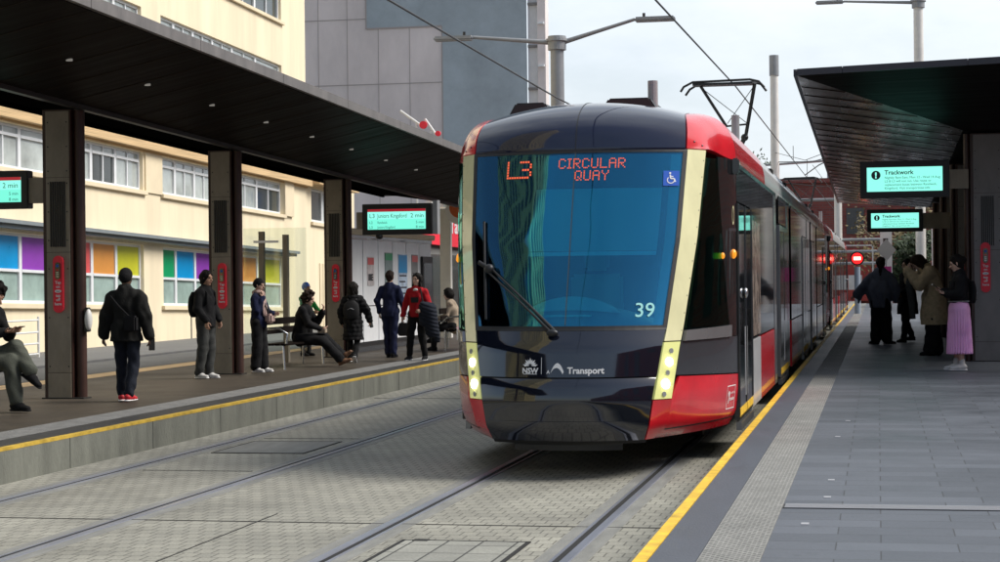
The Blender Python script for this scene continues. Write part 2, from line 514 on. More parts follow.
def glass_mat():
    m = bpy.data.materials.new('tinted_windscreen_glass')
    m.use_nodes = True
    t = m.node_tree
    t.nodes.clear()
    out = t.nodes.new('ShaderNodeOutputMaterial')
    tr = t.nodes.new('ShaderNodeBsdfTransparent')
    tr.inputs[0].default_value = (0.40, 0.93, 0.95, 1)
    gl = t.nodes.new('ShaderNodeBsdfGlossy')
    gl.inputs['Color'].default_value = (0.20, 0.62, 1.0, 1)
    gl.inputs['Roughness'].default_value = 0.03
    fr = t.nodes.new('ShaderNodeFresnel')
    fr.inputs[0].default_value = 1.9
    ad = t.nodes.new('ShaderNodeMath')
    ad.operation = 'ADD'
    ad.inputs[1].default_value = 0.05
    mix = t.nodes.new('ShaderNodeMixShader')
    t.links.new(fr.outputs[0], ad.inputs[0])
    gn = t.nodes.new('ShaderNodeNewGeometry')
    nn = t.nodes.new('ShaderNodeTexNoise'); nn.inputs['Scale'].default_value = 2.2; nn.inputs['Detail'].default_value = 1
    bn_ = t.nodes.new('ShaderNodeBump'); bn_.inputs['Strength'].default_value = 0.16; bn_.inputs['Distance'].default_value = 0.03
    t.links.new(gn.outputs['Position'], nn.inputs['Vector']); t.links.new(nn.outputs['Fac'], bn_.inputs['Height']); t.links.new(bn_.outputs[0], gl.inputs['Normal'])
    t.links.new(ad.outputs[0], mix.inputs[0])
    t.links.new(tr.outputs[0], mix.inputs[1])
    t.links.new(gl.outputs[0], mix.inputs[2])
    t.links.new(mix.outputs[0], out.inputs[0])
    return m
M['windscreen'] = glass_mat()
_g = glass_mat(); _g.name = 'green_cab_side_glass'
for _n in _g.node_tree.nodes:
    if _n.type == 'BSDF_TRANSPARENT': _n.inputs[0].default_value = (0.30, 0.72, 0.60, 1)
    if _n.type == 'BSDF_GLOSSY': _n.inputs['Color'].default_value = (0.35, 0.75, 0.66, 1)
    if _n.type == 'MATH': _n.inputs[1].default_value = 0.0
M['t_cabglass'] = _g
def clear_mat(name, col, fac=0.1):
    m = bpy.data.materials.new(name)
    m.use_nodes = True
    t = m.node_tree
    t.nodes.clear()
    out = t.nodes.new('ShaderNodeOutputMaterial')
    tr = t.nodes.new('ShaderNodeBsdfTransparent')
    tr.inputs[0].default_value = (*col, 1)
    gl = t.nodes.new('ShaderNodeBsdfGlossy')
    gl.inputs['Roughness'].default_value = 0.02
    mix = t.nodes.new('ShaderNodeMixShader')
    mix.inputs[0].default_value = fac
    t.links.new(tr.outputs[0], mix.inputs[1])
    t.links.new(gl.outputs[0], mix.inputs[2])
    t.links.new(mix.outputs[0], out.inputs[0])
    return m
M['shelter_glass'] = clear_mat('clear_shelter_glass', (0.9, 0.94, 0.92), 0.08)

# ================================================================ SETTING
KX0, KX1 = -1.20, -7.37            # faces of the right and left platform kerbs
LEFT_Y0, LEFT_Y1 = -6.0, 62.0
struct(MB().box(-600, 600, -300, 1500, -0.9, -0.30).obj('ground', M['asphalt']))
# track paving (between the two platforms) and onwards down the street
struct(MB().box(KX1 + 0.001, KX0 - 0.001, -8, 140, -0.30, 0.0).obj('track_paving', M['paver']))
# street behind the left platform
struct(MB().box(-16.85, -12.11, -20, 160, -0.29, 0.0).obj('road', M['asphalt']))
fp = MB().box(-45, -17.0, -20, 160, -0.29, 0.04).obj('footpath', M['footpath'])
struct(fp)
struct(MB().box(-17.0, -16.85, -20, 160, -0.29, 0.045).obj('kerb', M['kerbstone'], bevel=0.01))
struct(MB().box(KX1, 30, 100, 160, -0.29, 0.03).obj('far_roadway', M['asphalt'])) if False else None

# right platform
struct(MB().box(KX0, 7.0, -8, 96, -0.29, 0.302).obj('right_platform', M['slab']))
struct(MB().box(KX0 - 0.004, KX0 + 0.0, -8, 96, -0.29, 0.300).obj('right_kerb', M['kerbface']))
struct(MB().box(KX0 + 0.07, -0.895, -8, 96, 0.29, 0.307).obj('edge_coping', M['slab_edge']))
struct(MB().box(KX0 - 0.002, KX0 + 0.066, -8, 96, 0.24, 0.310).obj('right_yellow_line', M['yellow']))
struct(MB().box(-0.89, -0.585, -8, 96, 0.29, 0.310).obj('tactile_strip', M['tactile']))
# drain across the right platform
dr = thing('slot_drain', 'slotted steel channel drain across the grey slabs of the right platform', 'drain', (2.0, 11.4, 0.302))
MB().box(-0.58, 6.0, 11.30, 11.50, 0.29, 0.306).obj('channel', M['vent'], dr)
fr = MB()
for yy in (11.305, 11.345, 11.385, 11.425, 11.465):
    for k in range(5):
        fr.box(-0.57 + 1.3 * k, -0.57 + 1.3 * k + 1.28, yy, yy + 0.022, 0.30, 0.310)
fr.obj('grate', M['grate'], dr)
# small studs and labels set in the slabs
for i, (x, y) in enumerate([(-0.42, 10.6), (-0.33, 11.9), (-0.33, 12.9), (-0.36, 16.4), (-0.30, 18.2)]):
    tag(MB().box(x - 0.022, x + 0.022, y - 0.04, y + 0.04, 0.301, 0.306).obj('paving_stud', M['grate'], origin=(x, y, 0.302)),
        ['nearest pale metal stud in the slabs beside the tactile strip', 'pale stud just beyond the slotted drain', 'second pale stud beyond the slotted drain', 'third pale stud beyond the slotted drain',
         'farthest pale metal stud beside the tactile strip'][i], 'stud', 'studs set in the right platform')

# left platform
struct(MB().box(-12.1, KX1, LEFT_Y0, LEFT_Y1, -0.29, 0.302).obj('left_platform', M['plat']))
kf = MB()
y = LEFT_Y0
while y < LEFT_Y1:
    kf.box(KX1, KX1 + 0.02, y, y + 1.985, -0.2, 0.298); y += 2.0
struct(kf.obj('left_kerb', M['kerbface']))
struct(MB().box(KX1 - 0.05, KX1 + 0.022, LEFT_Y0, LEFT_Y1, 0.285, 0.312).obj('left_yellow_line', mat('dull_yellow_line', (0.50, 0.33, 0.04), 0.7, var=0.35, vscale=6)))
struct(MB().box(-7.78, KX1 - 0.05, LEFT_Y0, LEFT_Y1, 0.29, 0.306).obj('left_edge_coping', M['black_edge']))
struct(MB().box(-8.2, -7.78, LEFT_Y0, LEFT_Y1, 0.29, 0.309).obj('left_tactile_strip', M['grey_strip']))
struct(MB().box(-12.0, -11.55, LEFT_Y0, LEFT_Y1, 0.29, 0.307).obj('left_back_coping', M['timber']))
# rails
def rail(cx, side, label):
    """grooved tram rail: head on the outside, groove and thin lip on the inside"""
    t = thing('grooved_rail', label, 'rail', (cx, 60, 0), 'rails set in the paving')
    s = side
    MB().box(cx - 0.16, cx + 0.16, -8, 140, -0.02, 0.002).obj('rail_surround', M['rail_bed'], t)
    a = sorted((cx + s * 0.0, cx + s * 0.06)); MB().box(*a, -8, 140, -0.02, 0.010).obj('rail_head', M['rail'], t, bevel=0.003)
    a = sorted((cx - s * 0.065, cx - s * 0.045)); MB().box(*a, -8, 140, -0.02, 0.008).obj('rail_lip', M['rail'], t)
    a = sorted((cx - s * 0.044, cx - s * 0.001)); MB().box(*a, -8, 140, -0.02, 0.004).obj('rail_groove', M['groove'], t)
rail(-1.895, 1, 'worn steel rail nearest the right platform, under the right wheels of the red tram')
rail(-3.345, -1, 'worn steel rail under the left wheels of the red tram')
rail(-5.36, 1, 'inner rail of the empty left track, the nearer to the red tram')
rail(-6.80, -1, 'outer rail of the empty left track, beside the left platform kerb')
# movement joints across the paving and the inlay of larger pavers
jt = MB()
for yy, x0, x1 in ((12.55, -7.2, -1.25), (15.9, -6.6, -5.55), (19.3, -6.6, -5.5), (26.0, -7.2, -1.3), (9.2, -7.2, -1.3)):
    jt.box(x0, x1, yy, yy + 0.013, -0.01, 0.0035)
jt.box(-4.352, -4.343, -8, 13.0, -0.01, 0.0035)
struct(jt.obj('paving_joints', M['groove']))
il = MB().box(-3.05, -2.25, 8.0, 11.75, -0.01, 0.005)
struct(il.obj('inlay_paving', M['paver_pale']))
fr2 = MB().box(-3.08, -3.05, 8.0, 11.78, -0.01, 0.006).box(-2.25, -2.22, 8.0, 11.78, -0.01, 0.006).box(-3.08, -2.22, 11.75, 11.78, -0.01, 0.006)
fr2.box(-3.0, -2.9, 11.72, 11.80, 0, 0.008)
struct(fr2.obj('inlay_frame', M['groove']))
struct(MB().box(-6.55, -5.62, 17.6, 18.9, -0.01, 0.005).obj('pit_cover', M['rail_bed']))
cv = MB()
for a in ((-6.57, -5.60, 17.58, 17.61), (-6.57, -5.60, 18.9, 18.93), (-6.57, -6.55, 17.6, 18.9), (-5.62, -5.60, 17.6, 18.9)):
    cv.box(*a, -0.01, 0.0062)
struct(cv.obj('pit_frame', M['groove']))

# ================================================================ CREAM BUILDING on the left
BK = 0.0212
FX = -20.4
def bz(y): return -BK * (y - 50)       # fall of the building's horizontals against the track
bld = thing('cream_building', 'cream rendered building with white windows and coloured panes behind the left platform', 'building', (FX - 6, 50, 0))
def bbox(mb, x0, x1, y0, y1, z0, z1): return mb.sbox(x0, x1, y0, y1, z0, z1, BK, 50)
YA, YB = 22.0, 64.75
floors = [(1.09, 2.80), (4.34, 5.43), (8.40, 9.55), (11.1, 12.6)]
bays = [(30.0, 49.4), (50.85, 62.0)]
# wall built round the openings so that the windows sit in reveals
wl = MB()
solid_z = [(-1.2, floors[0][0])] + [(floors[i][1], floors[i + 1][0]) for i in range(3)] + [(floors[3][1], 18.0)]
for z0, z1 in solid_z:
    bbox(wl, FX - 0.35, FX, YA, YB, z0, z1)
for z0, z1 in floors:
    for y0, y1 in ((YA, bays[0][0]), (bays[0][1], bays[1][0]), (bays[1][1], YB)):
        bbox(wl, FX - 0.35, FX, y0, y1, z0 , z1)
wl.obj('wall', M['render'], bld)
bk = MB()
bbox(bk, FX - 12, FX - 0.36, YA, YB, -1.2, 17.9)
bk.obj('inner_wall', M['render'], bld)
side = MB().add([(FX, YB + .002, -1), (FX - 12, YB + .002, -1), (FX - 12, YB + .002, 17.6), (FX, YB + .002, 17.6)], [(0, 1, 2, 3)])
# lower wing beyond
wg = MB()
bbox(wg, FX - 0.35, FX, YB, 65.3, -1.2, 7.0); bbox(wg, FX - 0.35, FX, 65.3, 69.0, -1.2, 4.25); bbox(wg, FX - 0.35, FX, 65.3, 69.0, 5.5, 7.0)
bbox(wg, FX - 0.35, FX, 69.0, 71.0, -1.2, 7.0); bbox(wg, FX - 8, FX - 0.36, YB, 71.0, -1.2, 6.9)
wg.obj('lower_wing', M['render'], bld)
rd = MB()
for k in range(9):
    bbox(rd, FX + 0.002, FX + 0.03, 66.2 + k * 0.42, 66.2 + k * 0.42 + 0.36, 0.3, 2.75)
rd.obj('roller_door', M['render_pale'], bld)
cn = MB()
bbox(cn, FX, FX + 0.42, YA, 62.6, 2.97, 3.06); bbox(cn, FX, FX + 0.30, YA, 62.6, 2.88, 2.97)
cn.obj('awning', M['cornice'], bld)
sl = MB()
for z0, _ in floors:
    for y0, y1 in bays:
        bbox(sl, FX, FX + 0.10, y0 - 0.15, y1 + 0.15, z0 - 0.13, z0 - 0.01)
bbox(sl, FX, FX + 0.10, 65.2, 69.1, 4.12, 4.24)
sl.obj('sill', M['render_pale'], bld, bevel=0.01)
tb = MB()
bbox(tb, FX, FX + 0.25, YA, YB, 5.5, 6.1); bbox(tb, FX, FX + 0.06, YA, YB, 5.44, 5.55); bbox(tb, FX, FX + 0.5, YB, 70, 5.6, 5.95)
tb.obj('eaves_board', M['timber'], bld)
for pa_ in ((FX, FX + 0.09, 62.0, 63.0, 4.30, 5.5), (FX, FX + 0.05, 49.5, 50.75, 4.3, 5.44)):
    pl = MB(); bbox(pl, *pa_); pl.obj('pilaster', M['render_pale'], bld)
MB().box(FX, FX + 0.03, 53.0, 53.03, -0.2, 0.9).obj('wall_joint', M['footpath'], bld)
def window(y0, y1, z0, z1, lower, upper, split, open_=False, dbl=False):
    f = MB()
    t = 0.075
    bbox(f, FX - 0.2, FX - 0.10, y0, y0 + t, z0, z1); bbox(f, FX - 0.2, FX - 0.10, y1 - t, y1, z0, z1)
    bbox(f, FX - 0.2, FX - 0.10, y0 + t, y1 - t, z0, z0 + t); bbox(f, FX - 0.2, FX - 0.10, y0 + t, y1 - t, z1 - t, z1)
    if split:
        zs = z0 + split
        bbox(f, FX - 0.19, FX - 0.09, y0 + t, y1 - t, zs - 0.035, zs + 0.035)
    if dbl:
        ym = (y0 + y1) / 2
        bbox(f, FX - 0.19, FX - 0.11, ym - 0.03, ym + 0.03, z0 + t, z1 - t)
    fo = f.obj('window', M['winframe'], bld)
    g = MB(); bbox(g, FX - 0.17, FX - 0.155, y0 + t, y1 - t, z0 + t, (z0 + split) if split else z1 - t)
    g.obj('lower_pane', M[lower], fo)
    if split:
        g = MB(); bbox(g, FX - 0.15, FX - 0.135, y0 + t, y1 - t, z0 + split, z1 - t)
        g.obj('upper_pane', M[upper], fo)
mull0 = [30.4, 32.1, 33.8, 35.4, 37.0, 38.6, 40.2, 41.9, 44.0, 46.1, 47.7, 49.4]
mull1 = [50.85, 52.1, 53.7, 55.4, 57.2, 59.5, 62.0]
cc0 = ['red', 'orange', 'yellow', 'green', 'blue', 'green', 'blue', 'purple', 'red', 'orange', 'yellow']
cc1 = ['green', 'blue', 'purple', 'red', 'orange', 'yellow']
for ml, cc in ((mull0, cc0), (mull1, cc1)):
    for i in range(len(ml) - 1):
        window(ml[i], ml[i + 1], floors[0][0], floors[0][1], 'frost', 'blind_' + cc[i], 0.80)
        for fl in (1, 2, 3):
            z0, z1 = floors[fl]
            k = random.random()
            window(ml[i], ml[i + 1], z0, z1, 'pane' if k < 0.72 else 'pane_dark', 'pane', (z1 - z0) - 0.26 if fl == 1 else 0, dbl=(k > 0.35))
window(65.35, 67.0, 4.28, 5.48, 'pane_dark', 'pane', 0)
window(67.0, 68.95, 4.28, 5.48, 'pane', 'pane', 0)

# white tubular barrier on the footpath
br_ = thing('white_barrier', 'low white tubular barrier at the foot of the cream wall', 'barrier', (-19.0, 38.2, 0.04))
b = MB()
for z in (0.12, 0.36, 0.62, 0.9):
    b.cyl((-19.0, 34.0, z), (-19.0, 39.7, z), 0.022, n=8)
b.obj('rail', M['white_steel'], br_)
for y in (34.0, 36.9, 39.7):
    MB().cyl((-19.0, y, 0.04), (-19.0, y, 0.98), 0.03, n=8).obj('post', M['white_steel'], br_)

# ================================================================ GREY TOWER far behind
gt = thing('grey_tower_block', 'tall windowless grey block with a blue grey painted wall panel', 'building', (-24, 94, 0))
TX0, TX1, TY = -31.0, -16.9, 90.0
MB().prism([(TX0, TY), (TX1, TY), (TX1 * 104 / 90 - 0.3, TY + 14), (TX0, TY + 14)], lambda p, q, t_: (p, q, t_), -0.3, 34).obj('wall', M['grey_panel'], gt)
MB().box(-21.2, TX1, TY - 0.03, TY, -0.3, 34).box(-25.1, -21.2, TY - 0.03, TY, 14.45, 34).obj('blue_wall_panel', M['blue_panel'], gt)
g = MB()
for i in range(10):
    x = -30.9 + i * 1.62 - (0.0 if i < 3 else 0.1)
    if x < -21.3: g.box(x, x + 0.03, TY - 0.012, TY, -0.3, 34)
for z in (8.6, 11.6, 14.9, 18.4, 22, 25.6):
    g.box(TX0, -21.2 if z < 14.5 else -25.1, TY - 0.014, TY - 0.001, z, z + 0.04)
g.box(-25.16, -25.09, TY - 0.04, TY - 0.01, 14.4, 34).box(-25.1, -21.2, TY - 0.04, TY - 0.01, 14.38, 14.46).box(-21.24, -21.18, TY - 0.04, TY - 0.01, -0.3, 14.4)
g.obj('panel_joint', M['seam'], gt)
MB().box(TX1 + 0.002, -16.35, TY + 0.3, TY + 0.6, -0.3, 30).obj('service_strip', M['winframe'], gt)
MB().box(-16.35, -15.95, TY - 0.1, TY + 0.8, -0.3, 33).obj('corner_pier', M['grey_panel'], gt)
for k in range(9):
    z = 9.0 + k * 2.1
    MB().box(TX1 + 0.02, -16.4, TY + 0.1, TY + 0.3, z, z + 0.12).obj('ledge', M['colgrey'], gt)
    MB().box(-16.3, -16.0, TY - 0.3, TY - 0.1, z - 1.0, z - 0.9).obj('bracket', M['winframe'], gt)

# building at the far end of the left platform (seen in the gap beside the tram)
bb = thing('balcony_building', 'grey building with a barred balcony between the left platform canopy and the tram', 'building', (-14.6, 76, 0))
MB().box(-18.2, -9.8, 74, 84, 3.6, 5.9).obj('upper_wall', M['grey_panel'], bb)
MB().box(-18.2, -9.8, 75.5, 84, -0.2, 3.6).obj('lower_wall', M['footpath'], bb)
MB().box(-18.2, -9.6, 72.2, 74, 3.25, 3.6).obj('balcony_slab', M['fascia'], bb)
b = MB()
for k in range(30):
    x = -18.0 + k * 0.28
    b.box(x, x + 0.03, 72.3, 72.33, 3.6, 4.6)
b.box(-18.2, -9.6, 72.28, 72.36, 4.6, 4.66)
b.obj('balustrade', M['chrome'], bb)
for k in range(5):
    x = -17.4 + k * 1.55
    MB().box(x, x + 1.3, 73.9, 74.0, 3.7, 5.6).obj('window', M['pane_dark'], bb)
    MB().box(x - 0.02, x + 0.5, 73.85, 73.9, 3.7, 5.5).obj('shutter', M['sticker_blue'] if k % 2 else M['pane'], bb)
MB().box(-15.0, -10.5, 75.3, 75.5, -0.1, 3.0).obj('shopfront', M['pane_dark'], bb)

# shopfront with a red fascia sign behind the ticket wall
sh = thing('shop_building', 'low shop with a red sign band above the white panelled wall', 'building', (-13.5, 50, 0))
SX = -11.5
MB().box(SX - 0.6, SX, 44.5, 66, -0.2, 3.6).obj('wall', M['footpath'], sh)
sg = MB().sbox(SX, SX + 0.12, 44.5, 60.0, 2.62, 3.35, 0.012, 50).obj('sign_band', M['signred'], sh)
tx = MB()
text_add(tx, 'Milk & Takeaway', 0.62, lambda a, b_: (SX + 0.125, 46.6 + a * 1.35, 3.0 + b_), bold=0.012, align='LEFT')
tx.obj('lettering', M['white'], sg)
sg2 = MB().sbox(SX + 0.12, SX + 0.16, 54.0, 60.0, 2.45, 2.95, 0.012, 50).obj('grey_sign_band', M['t_grey'], sh)
tx = MB()
text_add(tx, 'Convenience', 0.34, lambda a, b_: (SX + 0.165, 54.7 + a * 1.6, 2.58 + b_), align='LEFT')
tx.obj('lettering', M['white'], sg2)
MB().box(SX + 0.0, SX + 0.04, 45, 59, 0.0, 2.4).obj('shop_window', M['pane_dark'], sh)

# white panelled wall on the left platform with posters
WX = -10.05
pw = thing('panelled_wall', 'white glass panelled wall with posters at the far end of the left platform', 'wall', (WX - 0.1, 39, 0.302))
WY0, WY1 = 34.3, 41.2
n = 6
dy = (WY1 - WY0) / n
for i in range(n):
    y0 = WY0 + i * dy
    MB().box(WX, WX + 0.03, y0 + 0.02, y0 + dy - 0.02, 1.22, 2.60).obj('upper_panel', M['notice_white'], pw, bevel=0.004)
    MB().box(WX, WX + 0.03, y0 + 0.02, y0 + dy - 0.02, 0.50, 1.20).obj('lower_panel', M['notice_white'], pw, bevel=0.004)
MB().box(WX - 0.18, WX - 0.002, WY0, WY1, 0.30, 2.62).obj('core', M['t_grey'], pw)
MB().box(WX - 0.002, WX + 0.02, WY0, WY1, 0.42, 0.49).obj('skirting_rail', M['black'], pw)
MB().box(WX - 0.3, WX + 0.10, WY0 - 0.05, WY1 + 0.1, 2.62, 2.74).obj('capping', M['render_pale'], pw, bevel=0.01)
MB().box(WX - 0.02, WX + 0.05, WY0, WY1, 2.54, 2.615).obj('header', M['t_grey'], pw)
posters = [(35.75, 36.25, 1.62, 2.2, (0.55, 0.5, 0.5), 'red'), (37.1, 37.7, 1.35, 2.3, (0.20, 0.26, 0.26), 'green'), (38.2, 38.95, 1.2, 2.28, (0.45, 0.55, 0.68), 'blue'), (39.35, 39.9, 1.45, 2.28, (0.2, 0.2, 0.2), 'red')]
plabels = ['small red headed poster, leftmost on the white panelled wall', 'grey green poster on the white wall, right of the navy suited walker', 'tall pale blue notice on the white panelled wall', 'dark poster with a red heading beside the black notice case']
for i, (y0, y1, z0, z1, c_, hc) in enumerate(posters):
    p = thing('poster', plabels[i], 'poster', (WX + 0.03, (y0 + y1) / 2, z0), 'posters on the white panelled wall')
    MB().box(WX + 0.031, WX + 0.04, y0, y1, z0, z1).obj('sheet', mat('poster_paper', c_, 0.4, var=0.35, vscale=5), p)
    MB().box(WX + 0.041, WX + 0.044, y0 + 0.02, y1 - 0.02, z1 - (0.4 if hc == 'blue' else 0.16), z1 - 0.02).obj('heading', M['blind_' + hc], p)
    ln = MB()
    for k in range(5):
        z = z0 + 0.1 + k * (z1 - z0 - 0.45) / 5
        ln.box(WX + 0.041, WX + 0.043, y0 + 0.06, y1 - 0.08 - 0.1 * (k % 2), z, z + 0.03)
    ln.obj('text_lines', M['t_grey'], p)
nc = thing('notice_case', 'black framed notice case at the right end of the white panelled wall', 'notice case', (WX + 0.03, 40.6, 1.0))
MB().box(WX + 0.032, WX + 0.09, 40.15, 41.1, 0.75, 2.25).obj('case', M['black'], nc, bevel=0.01)
MB().box(WX + 0.091, WX + 0.095, 40.25, 41.0, 1.2, 2.1).obj('notice', M['t_grey'], nc)
# pale pylon with round emblem disc
py = thing('stop_pylon', 'pale square post with a round white and orange emblem disc beside the tram', 'post', (-10.3, 44.2, 0.302))
MB().box(-10.48, -10.22, 44.0, 44.2, 0.30, 3.45).obj('post', M['palepole'], py, bevel=0.01)
MB().cyl((-9.95, 43.95, 3.42), (-9.95, 43.90, 3.42), 0.36, n=28).obj('disc', M['white'], py)
MB().cyl((-9.95, 43.897, 3.48), (-9.95, 43.885, 3.48), 0.26, n=24).obj('disc_centre', mat('emblem_orange', (0.62, 0.12, 0.02), 0.5), py)
MB().cyl((-10.25, 44.1, 3.3), (-9.95, 43.96, 3.4), 0.03).obj('arm', M['galv'], py)
# bench and fence at the far end
tag(MB().box(-8.75, -7.9, 37.2, 37.24, 1.05, 1.10).box(-8.75, -7.9, 37.2, 37.24, 0.86, 0.9).box(-8.75, -8.71, 37.2, 37.24, 0.3, 1.1).box(-7.94, -7.9, 37.2, 37.24, 0.3, 1.1)
    .obj('hand_rail', M['chrome'], origin=(-8.3, 37.2, 0.3)), 'short steel handrail behind the seated figure beside the tram', 'handrail')

# ================================================================ CANOPIES
def soffit_mb():
    return MB()
# left canopy: butterfly roof, soffit rising from the column line to both edges
CK = 0.0213
lc = thing('left_canopy', 'long dark canopy on brown steel columns over the left platform', 'canopy', (-9.8, 27, 0.302))
def cz(z, y): return z - CK * (y - 17.3)
LY0, LY1 = 2.0, 44.5
XE, XC, XB = -7.6, -9.55, -12.0
def sheet(pts_fn, ya, yb, n): pass
st = MB()
def quadprism(mb, pts, th):
    """thin slab under 4 points"""
    v = [tuple(p) for p in pts] + [(p[0], p[1], p[2] + th) for p in pts]
    mb.add(v, [(0, 1, 2, 3), (7, 6, 5, 4), (0, 4, 5, 1), (1, 5, 6, 2), (2, 6, 7, 3), (3, 7, 4, 0)])
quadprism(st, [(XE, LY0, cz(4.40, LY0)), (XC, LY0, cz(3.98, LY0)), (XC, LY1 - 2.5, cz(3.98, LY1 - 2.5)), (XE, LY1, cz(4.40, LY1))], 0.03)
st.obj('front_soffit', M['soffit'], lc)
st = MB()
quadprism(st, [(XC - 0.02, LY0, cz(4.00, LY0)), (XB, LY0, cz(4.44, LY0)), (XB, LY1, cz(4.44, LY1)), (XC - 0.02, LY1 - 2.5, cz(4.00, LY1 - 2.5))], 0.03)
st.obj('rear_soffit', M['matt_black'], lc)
st = MB()
quadprism(st, [(XE + 0.02, LY0, cz(4.505, LY0)), (XB - 0.02, LY0, cz(4.505, LY0)), (XB - 0.02, LY1 + 0.02, cz(4.505, LY1)), (XE + 0.02, LY1 + 0.02, cz(4.505, LY1))], 0.03)
st.obj('roof', M['roof'], lc)
st = MB()
quadprism(st, [(XE, LY1, cz(4.40, LY1)), (XC, LY1 - 2.5, cz(3.98, LY1 - 2.5)), (XC - 0.02, LY1 - 2.5, cz(4.0, LY1 - 2.5)), (XB, LY1, cz(4.44, LY1))], 0.02)
st.obj('end_soffit', M['soffit'], lc)
f = MB()
y = LY0
while y < LY1 - 0.1:
    y2 = min(y + 3.0, LY1)
    f.sbox(XE, XE + 0.06, y + 0.006, y2 - 0.006, 4.41, 4.535, CK, 17.3)
    y = y2

f.sbox(XB, XE, LY1, LY1 + 0.05, 4.40, 4.50, CK, 17.3)
f.obj('fascia', M['fascia'], lc)
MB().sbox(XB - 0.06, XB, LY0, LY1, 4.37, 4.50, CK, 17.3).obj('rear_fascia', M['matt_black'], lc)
sm = MB()
y = 5.0
while y < LY1 - 3:
    quadprism(sm, [(XE - 0.01, y, cz(4.394, y)), (XC, y, cz(3.974, y)), (XC, y + 0.02, cz(3.974, y)), (XE - 0.01, y + 0.02, cz(4.394, y))], 0.004)
    y += 0.93
sm.obj('soffit_seams', M['soffit_seam'], lc)
sm = MB()
sm.sbox(XC - 0.06, XC + 0.03, LY0, LY1 - 2.5, 3.93, 3.99, CK, 17.3)
sm.obj('gutter_beam', M['black'], lc)
for y in [12.2, 14.4, 16.6, 18.8, 21.0, 23.2, 25.4, 27.6, 29.8, 32.0, 34.2]:
    MB().cyl((-8.6, y, cz(4.20, y)), (-8.6, y, cz(4.168, y)), 0.036, n=14).obj('downlight', M['lamp_dim'], lc)

def column(parent, x0, y0, z1, pm, pipe_side=1, pipe=True, x1=None, dep=0.16):
    """steel column: panelled front, oxide edge strips, grille, side pipe"""
    x1 = x0 + 0.37 if x1 is None else x1
    c = MB().box(x0, x1, y0 + 0.012, y0 + dep, 0.302, z1).obj('column', M['rust'], parent)
    p = MB()
    e = 0.045
    for za, zb in ((0.306, 0.62), (0.625, 2.10), (2.105, 3.02), (3.025, z1 - 0.02)):
        p.box(x0 + e, x1 - e * 0.4, y0, y0 + 0.014, za, zb)
    po = p.obj('front_panel', pm, c, bevel=0.003)
    g = MB()
    xm = (x0 + x1) / 2 + 0.01
    for k in range(7):
        xx = xm - 0.095 + k * 0.03
        g.box(xx, xx + 0.017, y0 - 0.012, y0 + 0.0, 2.17, 2.97)
    g.obj('vent_grille', M['vent'], c)
    bl = MB()
    for z in (0.7, 1.3, 1.9, 2.25, 2.6, 2.95, 3.1, 3.4, 3.7):
        for xx in (x0 + e + 0.03, x1 - e * 0.4 - 0.03):
            if z < z1 - 0.1: bl.cyl((xx, y0 - 0.004, z), (xx, y0 + 0.004, z), 0.009, n=8)
    bl.obj('bolts', M['black'], c)
    if pipe:
        xp = x1 + 0.065 if pipe_side > 0 else x0 - 0.05
        MB().cyl((xp, y0 + 0.12, 0.302), (xp, y0 + 0.12, z1), 0.068 if pipe_side > 0 else 0.05, n=18).obj('downpipe', M['rust'], c, smooth=True)
    MB().box(x0 - 0.03, x1 + 0.15, y0 - 0.02, y0 + dep + 0.05, 0.302, 0.318).obj('base_plate', M['vent'], c)
    return c
LCY = [9.4, 15.3, 21.2, 26.95, 33.0]
for y in LCY:
    column(lc, -10.07, y, cz(3.94, y), M['colpanel'])

